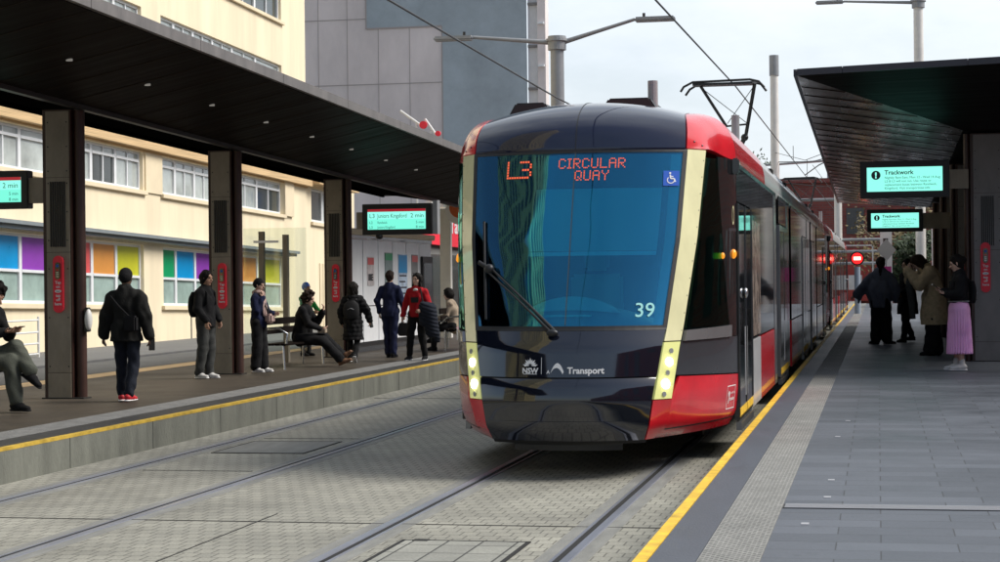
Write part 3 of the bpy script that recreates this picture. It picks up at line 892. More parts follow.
def tap_sign(x, y, zc, label, s=1.0):
    t = thing('tap_on_sign', label, 'sign', (x, y, zc), 'red tap on signs on the platform columns')
    hw, hh = 0.066 * s, 0.35 * s
    pts = []
    for k in range(13):
        a = PI * k / 12
        pts.append((hw * math.cos(a), hh - hw + hw * math.sin(a)))
    for k in range(13):
        a = PI + PI * k / 12
        pts.append((hw * math.cos(a), -hh + hw + hw * math.sin(a)))
    MB().prism(pts, lambda a, b_, t_: (x + a, t_, zc + b_), y - 0.03, y - 0.001).obj('panel', M['signred'], t)
    pts2 = []
    r2 = hw * 0.5
    for k in range(9):
        a = PI * k / 8
        pts2.append((r2 * math.cos(a), 0.27 * s - r2 + r2 * math.sin(a)))
    for k in range(9):
        a = PI + PI * k / 8
        pts2.append((r2 * math.cos(a), 0.06 * s + r2 + r2 * math.sin(a)))
    rd_ = MB().prism(pts2, lambda a, b_, t_: (x + a, t_, zc + b_), y - 0.045, y - 0.03).obj('reader', M['black_gloss'], t)
    MB().cyl((x, y - 0.046, zc + 0.225 * s), (x, y - 0.05, zc + 0.225 * s), 0.018 * s).obj('lens', M['sticker_blue'], rd_)
    MB().box(x - 0.014 * s, x + 0.014 * s, y - 0.049, y - 0.046, zc + 0.165 * s, zc + 0.185 * s).obj('indicator', M['t_red'], rd_)
    ll = MB()
    for q in (0.14, 0.115, 0.09):
        ll.box(x - 0.016 * s, x + 0.016 * s, y - 0.049, y - 0.046, zc + q * s, zc + (q + 0.008) * s)
    ll.obj('symbol_bars', M['chrome'], rd_)
    l = MB()
    for txt, zz in (('Tap', 0.005), ('on', -0.045), ('tap', -0.155), ('off', -0.205), ('here', -0.258)):
        text_add(l, txt, 0.050 * s, lambda a, b_, q=zz: (x + a, y - 0.0335, zc + q * s + b_), bold=0.0012)
    l.obj('lettering', M['white'], t)
    o = MB()
    pp = [(0.042 * s * math.cos(a) * (1.0), 0.02 * s * math.sin(a)) for a in [2 * PI * k / 16 for k in range(16)]]
    o.prism(pp, lambda a, b_, t_: (x + a, t_, zc - 0.085 * s + b_), y - 0.036, y - 0.030)
    oo = o.obj('badge', M['white'], t)
    l = MB(); text_add(l, 'opal', 0.03 * s, lambda a, b_: (x + a, y - 0.0375, zc - 0.094 * s + b_)); l.obj('badge_lettering', M['t_grey'], oo)
    return t
tap_sign(-9.865, 21.2, 1.71, 'red tap on pill sign on the leftmost visible column, nearest the camera')
tap_sign(-9.85, 26.95, 1.66, 'red tap on pill sign on the column beside the man with the rucksack')
tap_sign(-9.85, 33.0, 1.68, 'red tap on pill sign on the column behind the woman in the long puffer coat')
cr_ = thing('card_reader', 'small white oval card reader on the side of the leftmost column', 'card reader', (-9.52, 21.2, 1.2))
MB().box(-9.565, -9.51, 21.24, 21.34, 1.12, 1.42).obj('bracket', M['black'], cr_, bevel=0.01)
MB().ball((-9.51, 21.26, 1.27), 0.1, 8, (0.45, 0.6, 1.35)).obj('body', M['white_steel'], cr_, smooth=True)

# departure displays
def display(name, label, x0, x1, y, z0, z1, bracket, kind, tilt=0.0):
    t = thing(name, label, 'display', ((x0 + x1) / 2, y, z0), 'hanging departure displays')
    fr_ = 0.10 * (z1 - z0) / 0.55
    MB().box(x0, x1, y, y + 0.16, z0, z1).obj('housing', M['black'], t, bevel=0.008)
    sx0, sx1, sz0, sz1 = x0 + fr_, x1 - fr_, z0 + fr_ * 0.95, z1 - fr_ * 0.95
    s = MB().box(sx0, sx1, y - 0.004, y - 0.001, sz0, sz1).obj('screen', M['screen_pale'] if kind == 'trackwork' else M['screen'], t)
    w_, h_ = sx1 - sx0, sz1 - sz0
    l = MB()
    P = lambda a, b_: (sx0 + a, y - 0.0065, sz0 + b_)
    if kind == 'trackwork':
        c0 = (sx0 + 0.12 * w_, sz0 + 0.68 * h_)
        r_ = 0.19 * h_
        MB().cyl((c0[0], y - 0.005, c0[1]), (c0[0], y - 0.0075, c0[1]), r_, n=24).obj('warning_disc', M['ink'], s)
        text_add(l, 'Trackwork', 0.26 * h_, lambda a, b_: P(0.235 * w_ + a, 0.70 * h_ + b_), bold=0.002, align='LEFT')
        rows = ['Nightly 9pm-5am, Mon 12 - Wed 14 Aug', 'L2 & L3 will not run. Use route or', 'replacement buses between Randwick,', 'Kingsford. Visit transportnsw.info']
        for k, tx_ in enumerate(rows):
            text_add(l, tx_, 0.135 * h_, lambda a, b_, q=k: P(0.235 * w_ + a, (0.525 - 0.145 * q) * h_ + b_), align='LEFT')
        l.obj('lettering', M['ink'], s)
        e = MB()
        text_add(e, '!', 0.33 * h_, lambda a, b_: (c0[0] + a, y - 0.0085, c0[1] - 0.115 * h_ + b_), bold=0.006)
        e.obj('exclamation_mark', M['screen_pale'], s)
    else:
        MB().box(sx0, sx1, y - 0.0055, y - 0.0045, sz1 - 0.13 * h_, sz1).obj('top_band', M['screen_red'], s)
        MB().box(sx0, sx1, y - 0.0055, y - 0.0045, sz0 + 0.50 * h_, sz0 + 0.87 * h_).obj('first_row', M['screen_pale'], s)
        for k, (a1, a2, a3, z_, sz_) in enumerate([('L3', 'Juniors Kingsford', '2 min', 0.57, 0.30), ('L2', 'Randwick', '5 min', 0.28, 0.18), ('L3', 'Juniors Kingsford', '8 min', 0.05, 0.18)]):
            text_add(l, a1, sz_ * h_, lambda a, b_: (sx0 + 0.03 * w_ + a, y - 0.0075, sz0 + z_ * h_ + b_), align='LEFT')
            text_add(l, a2, sz_ * h_, lambda a, b_: (sx0 + 0.17 * w_ + a * 0.72, y - 0.0075, sz0 + z_ * h_ + b_), align='LEFT')
            text_add(l, a3, sz_ * h_, lambda a, b_: (sx0 + 0.97 * w_ + a, y - 0.0075, sz0 + z_ * h_ + b_), align='RIGHT')
        l.obj('lettering', M['ink'], s)
    bx0, bx1 = bracket
    zm = (z0 + z1) / 2
    MB().box(bx0, bx1, y + 0.03, y + 0.14, zm - 0.17, zm + 0.14).obj('bracket', M['colpanel'], t)
    return t
display('departure_display', 'teal departure display cut by the left edge of the frame', -11.6, -10.27, 21.2, 2.65, 3.12, (-10.27, -10.07), 'departures')
d2 = display('departure_display', 'departure display listing Juniors Kingsford in 2 min beside the tram', -9.33, -8.02, 33.0, 2.56, 3.13, (-9.45, -9.33), 'departures')
MB().box(-7.985, -7.90, 32.99, 33.2, 2.56, 3.18).obj('end_cap', M['galv'], d2)
MB().ball((-9.02, 33.05, 2.53), 0.07, 6, (1, 1, 0.8)).obj('camera_dome', M['black'], d2)
display('departure_display', 'larger Trackwork display under the right canopy, nearer the camera', -0.27, 1.15, 30.8, 2.97, 3.57, (1.15, 1.45), 'trackwork')
display('departure_display', 'smaller Trackwork display farther along the right platform', -0.20, 0.87, 36.9, 2.56, 3.0, (0.87, 1.45), 'trackwork')

# right canopy: starts 26 m away with a hipped soffit
rc = thing('right_canopy', 'dark canopy with an angular brown soffit over the right platform', 'canopy', (1.6, 40, 0.302))
RK = 0.0245
def rz_(z, y): return z - RK * (y - 26.0)
RX0, RXC, RXC2, RX1, RY0, RY1 = -1.07, 1.36, 2.1, 5.0, 26.0, 54.0
a = MB()
for i in range(24):
    ya, yb = RY0 + 0.0 + (RY1 - RY0) * i / 24, RY0 + (RY1 - RY0) * (i + 1) / 24
ms = MB()
P0 = (RX0, RY0, 4.49); P1 = (RXC, 30.6, 4.02); P2 = (RXC, RY1 - 3, rz_(4.14, RY1 - 3)); P3 = (RX0, RY1, rz_(4.50, RY1))
quadprism(ms, [P0, P1, P2, P3], 0.02)
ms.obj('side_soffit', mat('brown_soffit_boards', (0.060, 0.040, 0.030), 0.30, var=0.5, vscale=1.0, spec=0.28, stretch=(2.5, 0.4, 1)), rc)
ms = MB()
quadprism(ms, [P0, (RX1, RY0, 4.66), (RXC2 + 0.3, 30.6, 4.02), P1], 0.02)
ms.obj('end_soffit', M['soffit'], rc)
ms = MB()
quadprism(ms, [P1, (RXC2 + 0.3, 30.6, 4.02), (RXC2 + 0.3, RY1 - 3, rz_(4.14, RY1 - 3)), P2], 0.02)
ms.obj('inner_soffit', M['soffit'], rc)
ms = MB()
quadprism(ms, [(RXC2 + .3, 30.6, 4.02), (RX1, RY0, 4.66), (RX1, RY1, rz_(4.6, RY1)), (RXC2 + .3, RY1 - 3, rz_(4.14, RY1 - 3))], 0.02)
ms.obj('rear_soffit', M['soffit'], rc)
ms = MB()
quadprism(ms, [P3, P2, (RXC2 + .3, RY1 - 3, rz_(4.14, RY1 - 3)), (RX1, RY1, rz_(4.60, RY1))], 0.02)
ms.obj('far_end_soffit', M['soffit'], rc)
ms = MB()
quadprism(ms, [(RX0 - 0.02, RY0 - 0.02, 4.545), (RX1, RY0 - 0.02, 4.71), (RX1, RY1, rz_(4.71, RY1)), (RX0 - 0.02, RY1, rz_(4.545, RY1))], 0.02)
ms.obj('roof', M['roof'], rc)
ms = MB()
xs = [RX0, RX0 + 0.62, RX0 + 2.3, RX0 + 4.1, RX1]
for i in range(4):
    za = 4.49 + 0.17 * (xs[i] - RX0) / (RX1 - RX0); zb = 4.49 + 0.17 * (xs[i + 1] - RX0) / (RX1 - RX0)
    x0_, x1_ = xs[i] + 0.003, xs[i + 1] - 0.003
    ms.add([(x0_, RY0 - 0.05, za), (x1_, RY0 - 0.05, zb), (x1_, RY0, zb), (x0_, RY0, za), (x0_, RY0 - 0.05, za + 0.09), (x1_, RY0 - 0.05, zb + 0.09), (x1_, RY0, zb + 0.09), (x0_, RY0, za + 0.09)],
           [(0, 3, 2, 1), (4, 5, 6, 7), (0, 1, 5, 4), (1, 2, 6, 5), (2, 3, 7, 6), (3, 0, 4, 7)])
y = RY0
while y < RY1 - 0.1:
    ms.sbox(RX0 - 0.05, RX0, y + 0.005, min(y + 3, RY1) - 0.005, 4.49, 4.58, RK, 26); y += 3
ms.obj('fascia', mat('dark_blue_grey_fascia', (0.03, 0.03, 0.04), 0.45, var=0.2), rc)
sm = MB()
for k in range(26):
    y = 27.2 + k * 1.0
    if y > RY1 - 1: break
    # boards run across; clip at the hip line near the front
    tmax = min(1.0, (y - 26.0) / 4.6, (RY1 - y) / 3.0)
    if tmax < 0.1: continue
    x1_ = RX0 + (RXC - RX0) * tmax
    f0 = (y - RY0) / (RY1 - RY0)
    def zs(x):
        tt = (x - RX0) / (RXC - RX0)
        return rz_(4.495, y) * (1 - tt) + rz_(4.12, y) * tt - 0.014
    quadprism(sm, [(RX0 + 0.01, y, zs(RX0)), (x1_, y, zs(x1_)), (x1_, y + 0.02, zs(x1_)), (RX0 + 0.01, y + 0.02, zs(RX0))], 0.012)
sm.obj('soffit_seams', M['soffit_seam'], rc)
for y in [29.4, 31.4, 33.4, 35.4, 37.4, 39.4, 41.4, 43.4, 45.4]:
    MB().box(0.1, 0.24, y, y + 0.1, rz_(4.36, y) - 0.03, rz_(4.36, y) + 0.01).obj('downlight', M['lamp_dim'], rc)
RCY = [30.8, 36.7, 42.6, 48.5]
for y in RCY:
    column(rc, 1.48, y, rz_(4.1, y), M['colgrey'], pipe_side=-1, x1=1.97, dep=0.5)
    MB().box(2.15, 2.6, y + 0.2, y + 0.7, 0.302, rz_(4.1, y)).obj('rear_column', M['rust'], rc)
tap_sign(1.70, 30.8, 1.82, 'red tap on pill sign on the right platform column behind the pink skirt', 1.15)
# backing wall of the right platform
rw = thing('dark_screen_wall', 'dark panelled screen wall behind the right platform columns', 'wall', (3.0, 45, 0.302))
for k in range(6):
    MB().box(2.9, 3.0, 31.5 + k * 3.4, 34.8 + k * 3.4, 0.32, 3.9).obj('panel', M['colgrey'], rw)
MB().box(2.85, 3.05, 31.3, 52, 3.9, 4.0).obj('top_rail', M['rust'], rw)
bx_ = thing('ticket_machine', 'dark machine with a lit red top standing between the right platform columns', 'ticket machine', (1.7, 35.0, 0.302))
MB().box(1.50, 1.95, 34.8, 35.3, 0.302, 2.05).obj('cabinet', M['black'], bx_, bevel=0.02)
MB().box(1.55, 1.9, 34.78, 34.8, 1.45, 1.9).obj('screen', M['signred'], bx_)
MB().box(1.56, 1.89, 34.77, 34.79, 0.9, 1.3).obj('keypad', M['chrome'], bx_)
# small fire point on pale wall
fw = thing('pale_hut', 'small pale hut beyond the waiting people on the right platform', 'hut', (2.2, 56, 0.302))
MB().box(1.6, 3.4, 55, 57.5, 0.3, 3.3).obj('wall', M['winframe'], fw)
MB().box(1.5, 3.5, 54.9, 57.6, 3.3, 3.42).obj('roof', M['roof'], fw)
MB().box(1.9, 2.2, 54.96, 55.0, 1.6, 2.4).obj('red_panel', M['signred'], fw)

# ================================================================ STREET FURNITURE and overhead line
def street_lamp(x, y, h, za, arms, label, r=0.2, m='galv'):
    t = thing('street_lamp', label, 'street lamp', (x, y, 0), 'tall street lamp poles')
    MB().cyl((x, y, 0), (x, y, h), r, r * 0.92, n=20).obj('pole', M[m], t, smooth=True)
    MB().cyl((x, y, za - 0.22), (x, y, za + 0.16), r + 0.05, n=20).cyl((x, y, za + 0.02), (x, y, za + 0.09), r + 0.10, n=20).obj('collar', M['galv'], t)
    for (x1, z1, head) in arms:
        s = 1 if x1 > x else -1
        MB().tube([(x + s * r, y, za), (x + (x1 - x) * 0.5, y, za + (z1 - za) * 0.45), (x1, y, z1)], [0.07, 0.055, 0.045]).obj('arm', M['galv'], t, smooth=True)
        if head:
            hd = MB().box(min(x1, x1 + s * 1.1), max(x1, x1 + s * 1.1), y - 0.16, y + 0.16, z1 - 0.08, z1 + 0.05).obj('lamp_head', M['galv'], t, bevel=0.04)
            MB().cyl((x1 + s * 0.25, y, z1 + 0.05), (x1 + s * 0.25, y, z1 + 0.16), 0.04).obj('sensor', M['black'], hd)
    return t
street_lamp(-8.55, 50, 8.35, 8.2, [(-10.9, 8.42, True), (-6.4, 8.74, True)], 'grey double arm street lamp behind the roof of the tram')
street_lamp(1.65, 74, 15.0, 12.35, [(-1.2, 12.5, True)], 'pale lamp pole rising above the right canopy', m='palepole')
street_lamp(-4.16, 78, 10.9, 8.1, [(-2.2, 5.0, False)], 'pale capped pole right of the pantograph', 0.17, 'palepole') if False else None
t = thing('catenary_pole', 'pale pole with a dark cap right of the pantograph', 'pole', (-4.16, 78, 0), 'pale poles that hold the overhead line')
MB().cyl((-4.16, 78, 0), (-4.16, 78, 10.1), 0.2, 0.17, n=20).obj('shaft', M['palepole'], t, smooth=True)
MB().cyl((-4.16, 78, 10.1), (-4.16, 78, 10.95), 0.20, n=20).obj('cap', M['galv'], t)
MB().cyl((-4.16, 78, 6.4), (-1.2, 78, 6.55), 0.05).cyl((-4.16, 78, 6.4), (-7.4, 78, 6.3), 0.05).obj('bracket_arm', M['galv'], t)
t = thing('catenary_pole', 'slim pale pole in front of the red brick building', 'pole', (-1.94, 95, 0), 'pale poles that hold the overhead line')
MB().cyl((-1.94, 95, 0), (-1.94, 95, 5.9), 0.19, n=16).obj('shaft', M['palepole'], t, smooth=True)
bm_ = MB()
for z, xa, xb in ((5.6, -5.6, -0.3), (3.55, -5.6, 0.4), (2.95, -5.6, 0.4), (2.35, -5.6, 0.4)):
    bm_.cyl((xa, 95.2, z), (xb, 95.2, z), 0.07, n=8)
bm_.obj('cross_beam', M['galv'], t)
gp = thing('grey_pillar', 'pale concrete pillar behind the grey diamond sign', 'pillar', (0.35, 78, 0))
MB().box(0.1, 0.58, 78, 78.5, 0.0, 4.3).obj('shaft', M['palepole'], gp)
MB().box(0.22, 0.42, 77.97, 78, 2.9, 3.25).obj('plate', M['rust'], gp)
t = thing('diamond_sign', 'grey diamond sign seen from behind near the far end of the right platform', 'sign', (0.27, 60, 0.3))
MB().prism([(-0.30, 0), (0, 0.36), (0.30, 0), (0, -0.36)], lambda a, b_, t_: (0.27 + a, t_, 2.52 + b_), 59.98, 60.02).obj('plate', mat('bare_sign_metal', (0.36, 0.34, 0.31), 0.6), t)
MB().cyl((0.27, 60.05, 0.3), (0.27, 60.05, 2.6), 0.03, n=8).obj('post', M['galv'], t)
# red signal on a pale post
t = thing('tram_signal', 'lit red round signal on a pale post at the far end of the right platform', 'signal', (-0.85, 70, 0.302))
MB().cyl((-0.75, 70, 0.302), (-0.75, 70, 2.05), 0.11, n=14).obj('post', mat('blue_grey_post', (0.36, 0.43, 0.50), 0.5), t)
MB().cyl((-0.75, 70.0, 2.36), (-0.75, 69.9, 2.36), 0.26, n=28).obj('backing', M['black'], t)
MB().cyl((-0.75, 69.9, 2.36), (-0.75, 69.88, 2.36), 0.20, n=28).obj('lamp', mat('red_signal_light', (0.4, 0.0, 0.0), 0.3, emit=(1, 0.01, 0.01), estr=2.2), t)
MB().box(-0.88, -0.62, 69.86, 69.885, 2.30, 2.42).obj('bar', mat('bright_signal_bar', (0.9, 0.5, 0.4), 0.3, emit=(1, 0.30, 0.22), estr=5.0), t)
t = thing('white_frame_sign', 'white framed panel in front of the brick building left of the platform end', 'sign', (-1.1, 84, 0))
MB().box(-1.75, -1.69, 84, 84.1, 0, 3.1).box(-0.25, -0.19, 84, 84.1, 0, 3.1).box(-1.75, -0.19, 84, 84.1, 3.04, 3.1).box(-1.3, -0.7, 84, 84.05, 1.1, 1.75).obj('frame', M['white_steel'], t)
tag(MB().box(0.08, 0.42, 60.0, 60.05, 1.55, 2.0).cyl((0.25, 60.03, 0.3), (0.25, 60.03, 1.6), 0.025, n=6).obj('pink_sign', mat('magenta_sign', (0.38, 0.02, 0.16), 0.5), origin=(0.25, 60, 0.3)), 'small magenta sign below the grey diamond sign', 'sign')

# contact wires and dropper lines
def wire(pts, r, label, name='contact_wire', grp='overhead wires'):
    c = MB().tube(pts, r, n=6).obj(name, M['wire'], origin=pts[0])
    tag(c, label, 'wire', grp)
    return c
wire([(-2.62, 4, 5.02), (-2.62, 22.4, 5.09), (-2.62, 35.3, 5.34), (-2.62, 69.7, 5.48), (-2.3, 120, 5.5)], 0.013, 'contact wire running above the red tram into the distance')
wire([(-6.1, 4, 5.38), (-6.1, 22.9, 5.30), (-6.1, 35.4, 5.24), (-6.1, 70, 5.5), (-5.6, 120, 5.5)], 0.016, 'contact wire crossing the grey block above the left track')
wire([(-4.16, 78, 6.5), (-2.6, 77, 6.42), (-1.0, 74, 6.6)], 0.018, 'thin span wire right of the capped pole', 'span_wire')
wire([(-2.62, 69.7, 5.48), (-2.0, 66, 5.62), (-1.2, 62, 5.70)], 0.022, 'short curved steady arm above the second tram', 'steady_wire')
wire([(-4.16, 78, 6.9), (-2.62, 70, 6.05), (-0.5, 62, 6.2)], 0.012, 'upper span wire beside the right canopy edge', 'span_wire')

wire([(-5.6, 95.2, 6.6), (-2.6, 95.2, 6.25), (0.6, 95.2, 6.5)], 0.02, 'far span wire in front of the brick building', 'span_wire')
wire([(-2.62, 78, 6.35), (-2.4, 95, 6.25), (-2.2, 120, 6.4)], 0.010, 'thin catenary wire above the contact wire of the right track', 'catenary_wire')
for k_, (x_, y_, za_, zb_) in enumerate([(-2.62, 60, 5.45, 5.9), (-2.62, 72, 5.49, 6.2), (-2.5, 86, 5.49, 6.3)]):
    wire([(x_, y_, za_), (x_, y_, zb_)], 0.010, ['nearest thin dropper between the two wires over the right track', 'middle thin dropper between the two wires over the right track', 'farthest thin dropper between the two wires over the right track'][k_], 'dropper_wire')
# ================================================================ DISTANCE
bt = thing('brick_building', 'red brick building closing the end of the street', 'building', (-4, 130, 0))
MB().box(-16, 14, 130, 146, -0.3, 8.2).obj('wall', M['brick'], bt)
MB().box(-16.2, 14.2, 129.7, 146.2, 8.2, 8.5).obj('parapet', M['brick'], bt)
for k in range(9):
    x = -14.5 + k * 3.1
    wv = MB().box(x, x + 1.2, 129.9, 130, 4.6, 6.4).obj('window', M['brick'] if k % 2 else M['t_grey'], bt)
MB().box(-3.4, 0.2, 129.8, 130, 0.0, 3.6).obj('entrance', mat('red_painted_wall', (0.30, 0.04, 0.03), 0.7, var=0.2), bt)
t = thing('lantern_turret', 'small stone turret with a blue dome beside the right canopy edge', 'turret', (-2.9, 150, 0))
MB().box(-3.9, -2.0, 150, 152, 8.0, 10.0).obj('base', M['blue_panel'], t)
MB().box(-3.45, -2.45, 150.3, 151.7, 10.0, 11.4).obj('shaft', M['timber'], t)
MB().ball((-2.95, 151, 11.4), 0.8, 8, (1, 1, 1.2)).obj('dome', mat('blue_dome', (0.10, 0.26, 0.42), 0.5), t, smooth=True)
MB().box(-3.2, -2.7, 150.25, 150.3, 10.3, 11.1).obj('opening', M['black'], t)

def tree(x, y, h, r, leafm, label, name, n=1500, bare=False, z_low=0.35, sx=1.0, leaf=0.16):
    t = thing(name, label, 'tree', (x, y, 0), None)
    tk = MB()
    rnd = random.Random(int(x * 31 + y * 7))
    tk.tube([(x, y, 0), (x + 0.1, y, h * 0.25), (x - 0.05, y, h * 0.5), (x + 0.05, y, h * 0.85)], [0.16, 0.12, 0.09, 0.03], n=8)
    ends = []
    for k in range(16):
        a = rnd.uniform(0, 2 * PI); zz = h * rnd.uniform(0.25, 0.7)
        rr = r * rnd.uniform(0.5, 1.0)
        e = (x + rr * sx * math.cos(a), y + rr * math.sin(a), min(h, zz + h * rnd.uniform(0.15, 0.35)))
        mid = (x + rr * 0.45 * sx * math.cos(a + 0.2), y + rr * 0.45 * math.sin(a + 0.2), zz + h * 0.06)
        tk.tube([(x, y, zz), mid, e], [0.05, 0.03, 0.012], n=5)
        ends.append(e)
        for q in range(5):
            a2 = rnd.uniform(0, 2 * PI)
            e2 = (e[0] + 0.45 * r * rnd.random() * math.cos(a2), e[1] + 0.45 * r * rnd.random() * math.sin(a2), e[2] + rnd.uniform(-0.2, 0.5) * r)
            tk.tube([mid if q % 2 else e, e2], [0.018, 0.008], n=4)
            ends.append(e2)
    tk.obj('trunk', M['bark'], t)
    lf = MB()
    for k in range(n):
        e = rnd.choice(ends)
        c = Vector((e[0] + rnd.gauss(0, 0.17 * r), e[1] + rnd.gauss(0, 0.17 * r), e[2] + rnd.gauss(0, 0.14 * r)))
        if c.z < h * z_low: continue
        d1 = Vector((rnd.gauss(0, 1), rnd.gauss(0, 1), rnd.gauss(0, 1))).normalized() * leaf * rnd.uniform(0.5, 1.2)
        d2 = d1.orthogonal().normalized() * leaf * 0.4
        lf.add([c - d1, c + d2, c + d1, c - d2], [(0, 1, 2, 3)])
    lf.obj('crown', leafm, t, fix=False)
    return t
M['bark'] = mat('grey_brown_bark', (0.11, 0.085, 0.06), 0.9, var=0.3, vscale=5)
M['leaf_dark'] = mat('dark_green_leaves', (0.035, 0.060, 0.022), 0.7, var=0.5, vscale=2.0)
M['leaf_brown'] = mat('thin_olive_leaves', (0.16, 0.125, 0.05), 0.7, var=0.5, vscale=2.0)
tree(1.5, 84, 3.4, 1.0, M['leaf_dark'], 'dark green bushy tree behind the waiting people on the right platform', 'bushy_tree', 2600, z_low=0.05)
tree(2.6, 88, 5.6, 2.2, M['leaf_brown'], 'thin brownish winter tree behind the right platform displays', 'sparse_tree', 1300, z_low=0.3)
tree(0.4, 100, 5.0, 1.7, M['leaf_brown'], 'bare branched tree in front of the brick building, left of the displays', 'sparse_tree', 500, z_low=0.3)
tree(-9.0, 120, 8.9, 2.6, M['leaf_dark'], 'green treetop above the roof of the second tram', 'leafy_tree', 2500, z_low=0.45)
tree(8.0, 92, 7.0, 3.0, M['leaf_dark'], 'large dark tree hidden mostly by the right canopy columns', 'leafy_tree', 2500, z_low=0.2)
# tower and offices behind the camera (they only show as reflections in the tram)
tw = thing('reflected_tower', 'tan office tower standing behind the camera, mirrored in the tram windscreen', 'building', (-22, -38, 0))
MB().box(-62, -30, -31, -17, -0.3, 95).obj('wall', mat('tan_tower_render', (0.72, 0.60, 0.28), 0.8, var=0.1), tw)
wb = MB()
for f_ in range(29):
    for k in range(12):
        wb.box(-61 + k * 2.6, -59.4 + k * 2.6, -17.0, -16.95, 2.0 + f_ * 3.1, 4.0 + f_ * 3.1)
    for k in range(5):
        wb.box(-30.0, -29.95, -30 + k * 2.6, -28.4 + k * 2.6, 2.0 + f_ * 3.1, 4.0 + f_ * 3.1)
wb.obj('window', M['pane_dark'], tw)
tw2 = thing('rear_reflection_terrace', 'unseen row of brick shops behind the camera on the right, shaped for reflections in the tram', 'building', (16, -20, 0))
MB().box(14, 25, -60, 20, -0.3, 9).obj('wall', M['brick'], tw2)  # out of view; its height is set for the reflections in the tram
wb = MB()
for f_ in range(2):
    for k in range(16):
        wb.box(13.95, 14.0, -58 + k * 4.6, -56 + k * 4.6, 1.2 + f_ * 4, 3.4 + f_ * 4)
wb.obj('window', M['pane_dark'], tw2)
tw3 = thing('side_reflection_terrace', 'unseen dark brick terrace behind the right platform, added to darken reflections in the tram', 'building', (20, 70, 0))
MB().box(14, 25, 20.3, 125, -0.3, 12).obj('wall', M['brick'], tw3)  # out of view; added to darken what the tram's flank mirrors
wb = MB()
for f_ in range(3):
    for k in range(22):
        wb.box(13.95, 14.0, 22 + k * 4.6, 24 + k * 4.6, 1.2 + f_ * 3.6, 3.2 + f_ * 3.6)
wb.obj('window', M['pane_dark'], tw3)
# little roof arms on the left canopy
for i, (x, z, x2, z2) in enumerate([(-15.6, 7.4, -14.9, 6.9), (-14.75, 7.1, -14.4, 6.6)]):
    t = thing('barrier_arm', ['long white arm with a red disc above the left canopy', 'short white arm with a red foot right of the long one above the canopy'][i], 'arm', (x2, 60, 0.04), 'small white arms above the left canopy')
    MB().cyl((x, 60, z), (x2, 60, z2), 0.04, n=8).cyl((x2 - 0.15, 60, z2 + 0.1), (x2 - 0.15, 60, z2 - 6.5), 0.03, n=8).obj('arm', M['white_steel'], t)
    MB().cyl((x2 + 0.1, 59.9, z2), (x2 + 0.1, 60.0, z2), 0.13 if i == 0 else 0.09, n=12).obj('disc', M['signred'], t)
# glazed draught screen and bench on the left platform
gs = thing('glass_screen', 'clear glass draught screen on two steel posts behind the platform bench', 'glass screen', (-9.9, 30.6, 0.302))
MB().box(-10.66, -10.57, 31.0, 31.1, 0.302, 2.60).obj('post', M['colpanel'], gs)
MB().box(-10.22, -10.13, 31.0, 31.1, 0.302, 2.54).obj('post', M['colpanel'], gs)
MB().box(-10.95, -9.80, 31.04, 31.055, 0.5, 2.66).obj('pane', M['shelter_glass'], gs)
MB().box(-10.75, -10.3, 30.995, 31.035, 2.40, 2.44).obj('light_bar', M['lamp_dim'], gs)
bn = thing('platform_bench', 'dark bench with steel arm hoops under the seated man on the left platform', 'bench', (-9.35, 29.5, 0.302))
def bench(t, x, ya, yb, zs=0.72):
    # seat runs along the platform, backrest on its left, facing the tracks
    n0 = len(bpy.data.objects)
    xa, xb, y = -(yb - ya) / 2, (yb - ya) / 2, 0.0
    before = set(t.children)
    _bench(t, xa, xb, y, zs)
    ym = (ya + yb) / 2
    L0 = t.location
    T = Matrix.Translation((x - L0.x, ym - L0.y, 0)) @ Matrix.Rotation(PI / 2, 4, 'Z') @ Matrix.Translation((L0.x, L0.y, 0))
    for o in t.children:
        if o not in before: o.data.transform(T)
def _bench(t, xa, xb, y, zs=0.72):
    f_ = MB()
    for k in range(4):
        f_.box(xa, xb, y - 0.22 + k * 0.11, y - 0.13 + k * 0.11, zs - 0.03, zs)
    f_.obj('seat', M['soffit'], t, bevel=0.006)
    f_ = MB()
    for k in range(2):
        f_.box(xa, xb, y + 0.24 + k * 0.03, y + 0.265 + k * 0.03, zs + 0.14 + k * 0.15, zs + 0.25 + k * 0.15)
    f_.obj('backrest', M['soffit'], t, bevel=0.006)
    for x in (xa + 0.05, xb - 0.05):
        MB().tube([(x - 0.03, y - 0.18, 0.302), (x, y - 0.15, zs - 0.03)], 0.018).obj('leg', M['chrome'], t)
        MB().tube([(x + 0.03, y + 0.2, 0.302), (x, y + 0.18, zs - 0.03)], 0.018).obj('leg', M['chrome'], t)
        MB().tube([(x, y - 0.2, zs), (x, y - 0.22, zs + 0.16), (x, y - 0.08, zs + 0.24), (x, y + 0.15, zs + 0.22), (x, y + 0.27, zs + 0.1)], 0.02).obj('arm_hoop', M['chrome'], t, smooth=True)
bench(bn, -9.5, 28.3, 30.5)
bn2 = thing('platform_bench', 'bench at the left edge of the frame under the man reading his phone', 'bench', (-9.95, 19.1, 0.302))
bench(bn2, -9.98, 18.2, 20.0, 0.76)
bn3 = thing('platform_bench', 'far bench beside the tram under the figure in beige', 'bench', (-8.4, 36.2, 0.302))
bench(bn3, -8.15, 35.3, 37.0, 0.76)

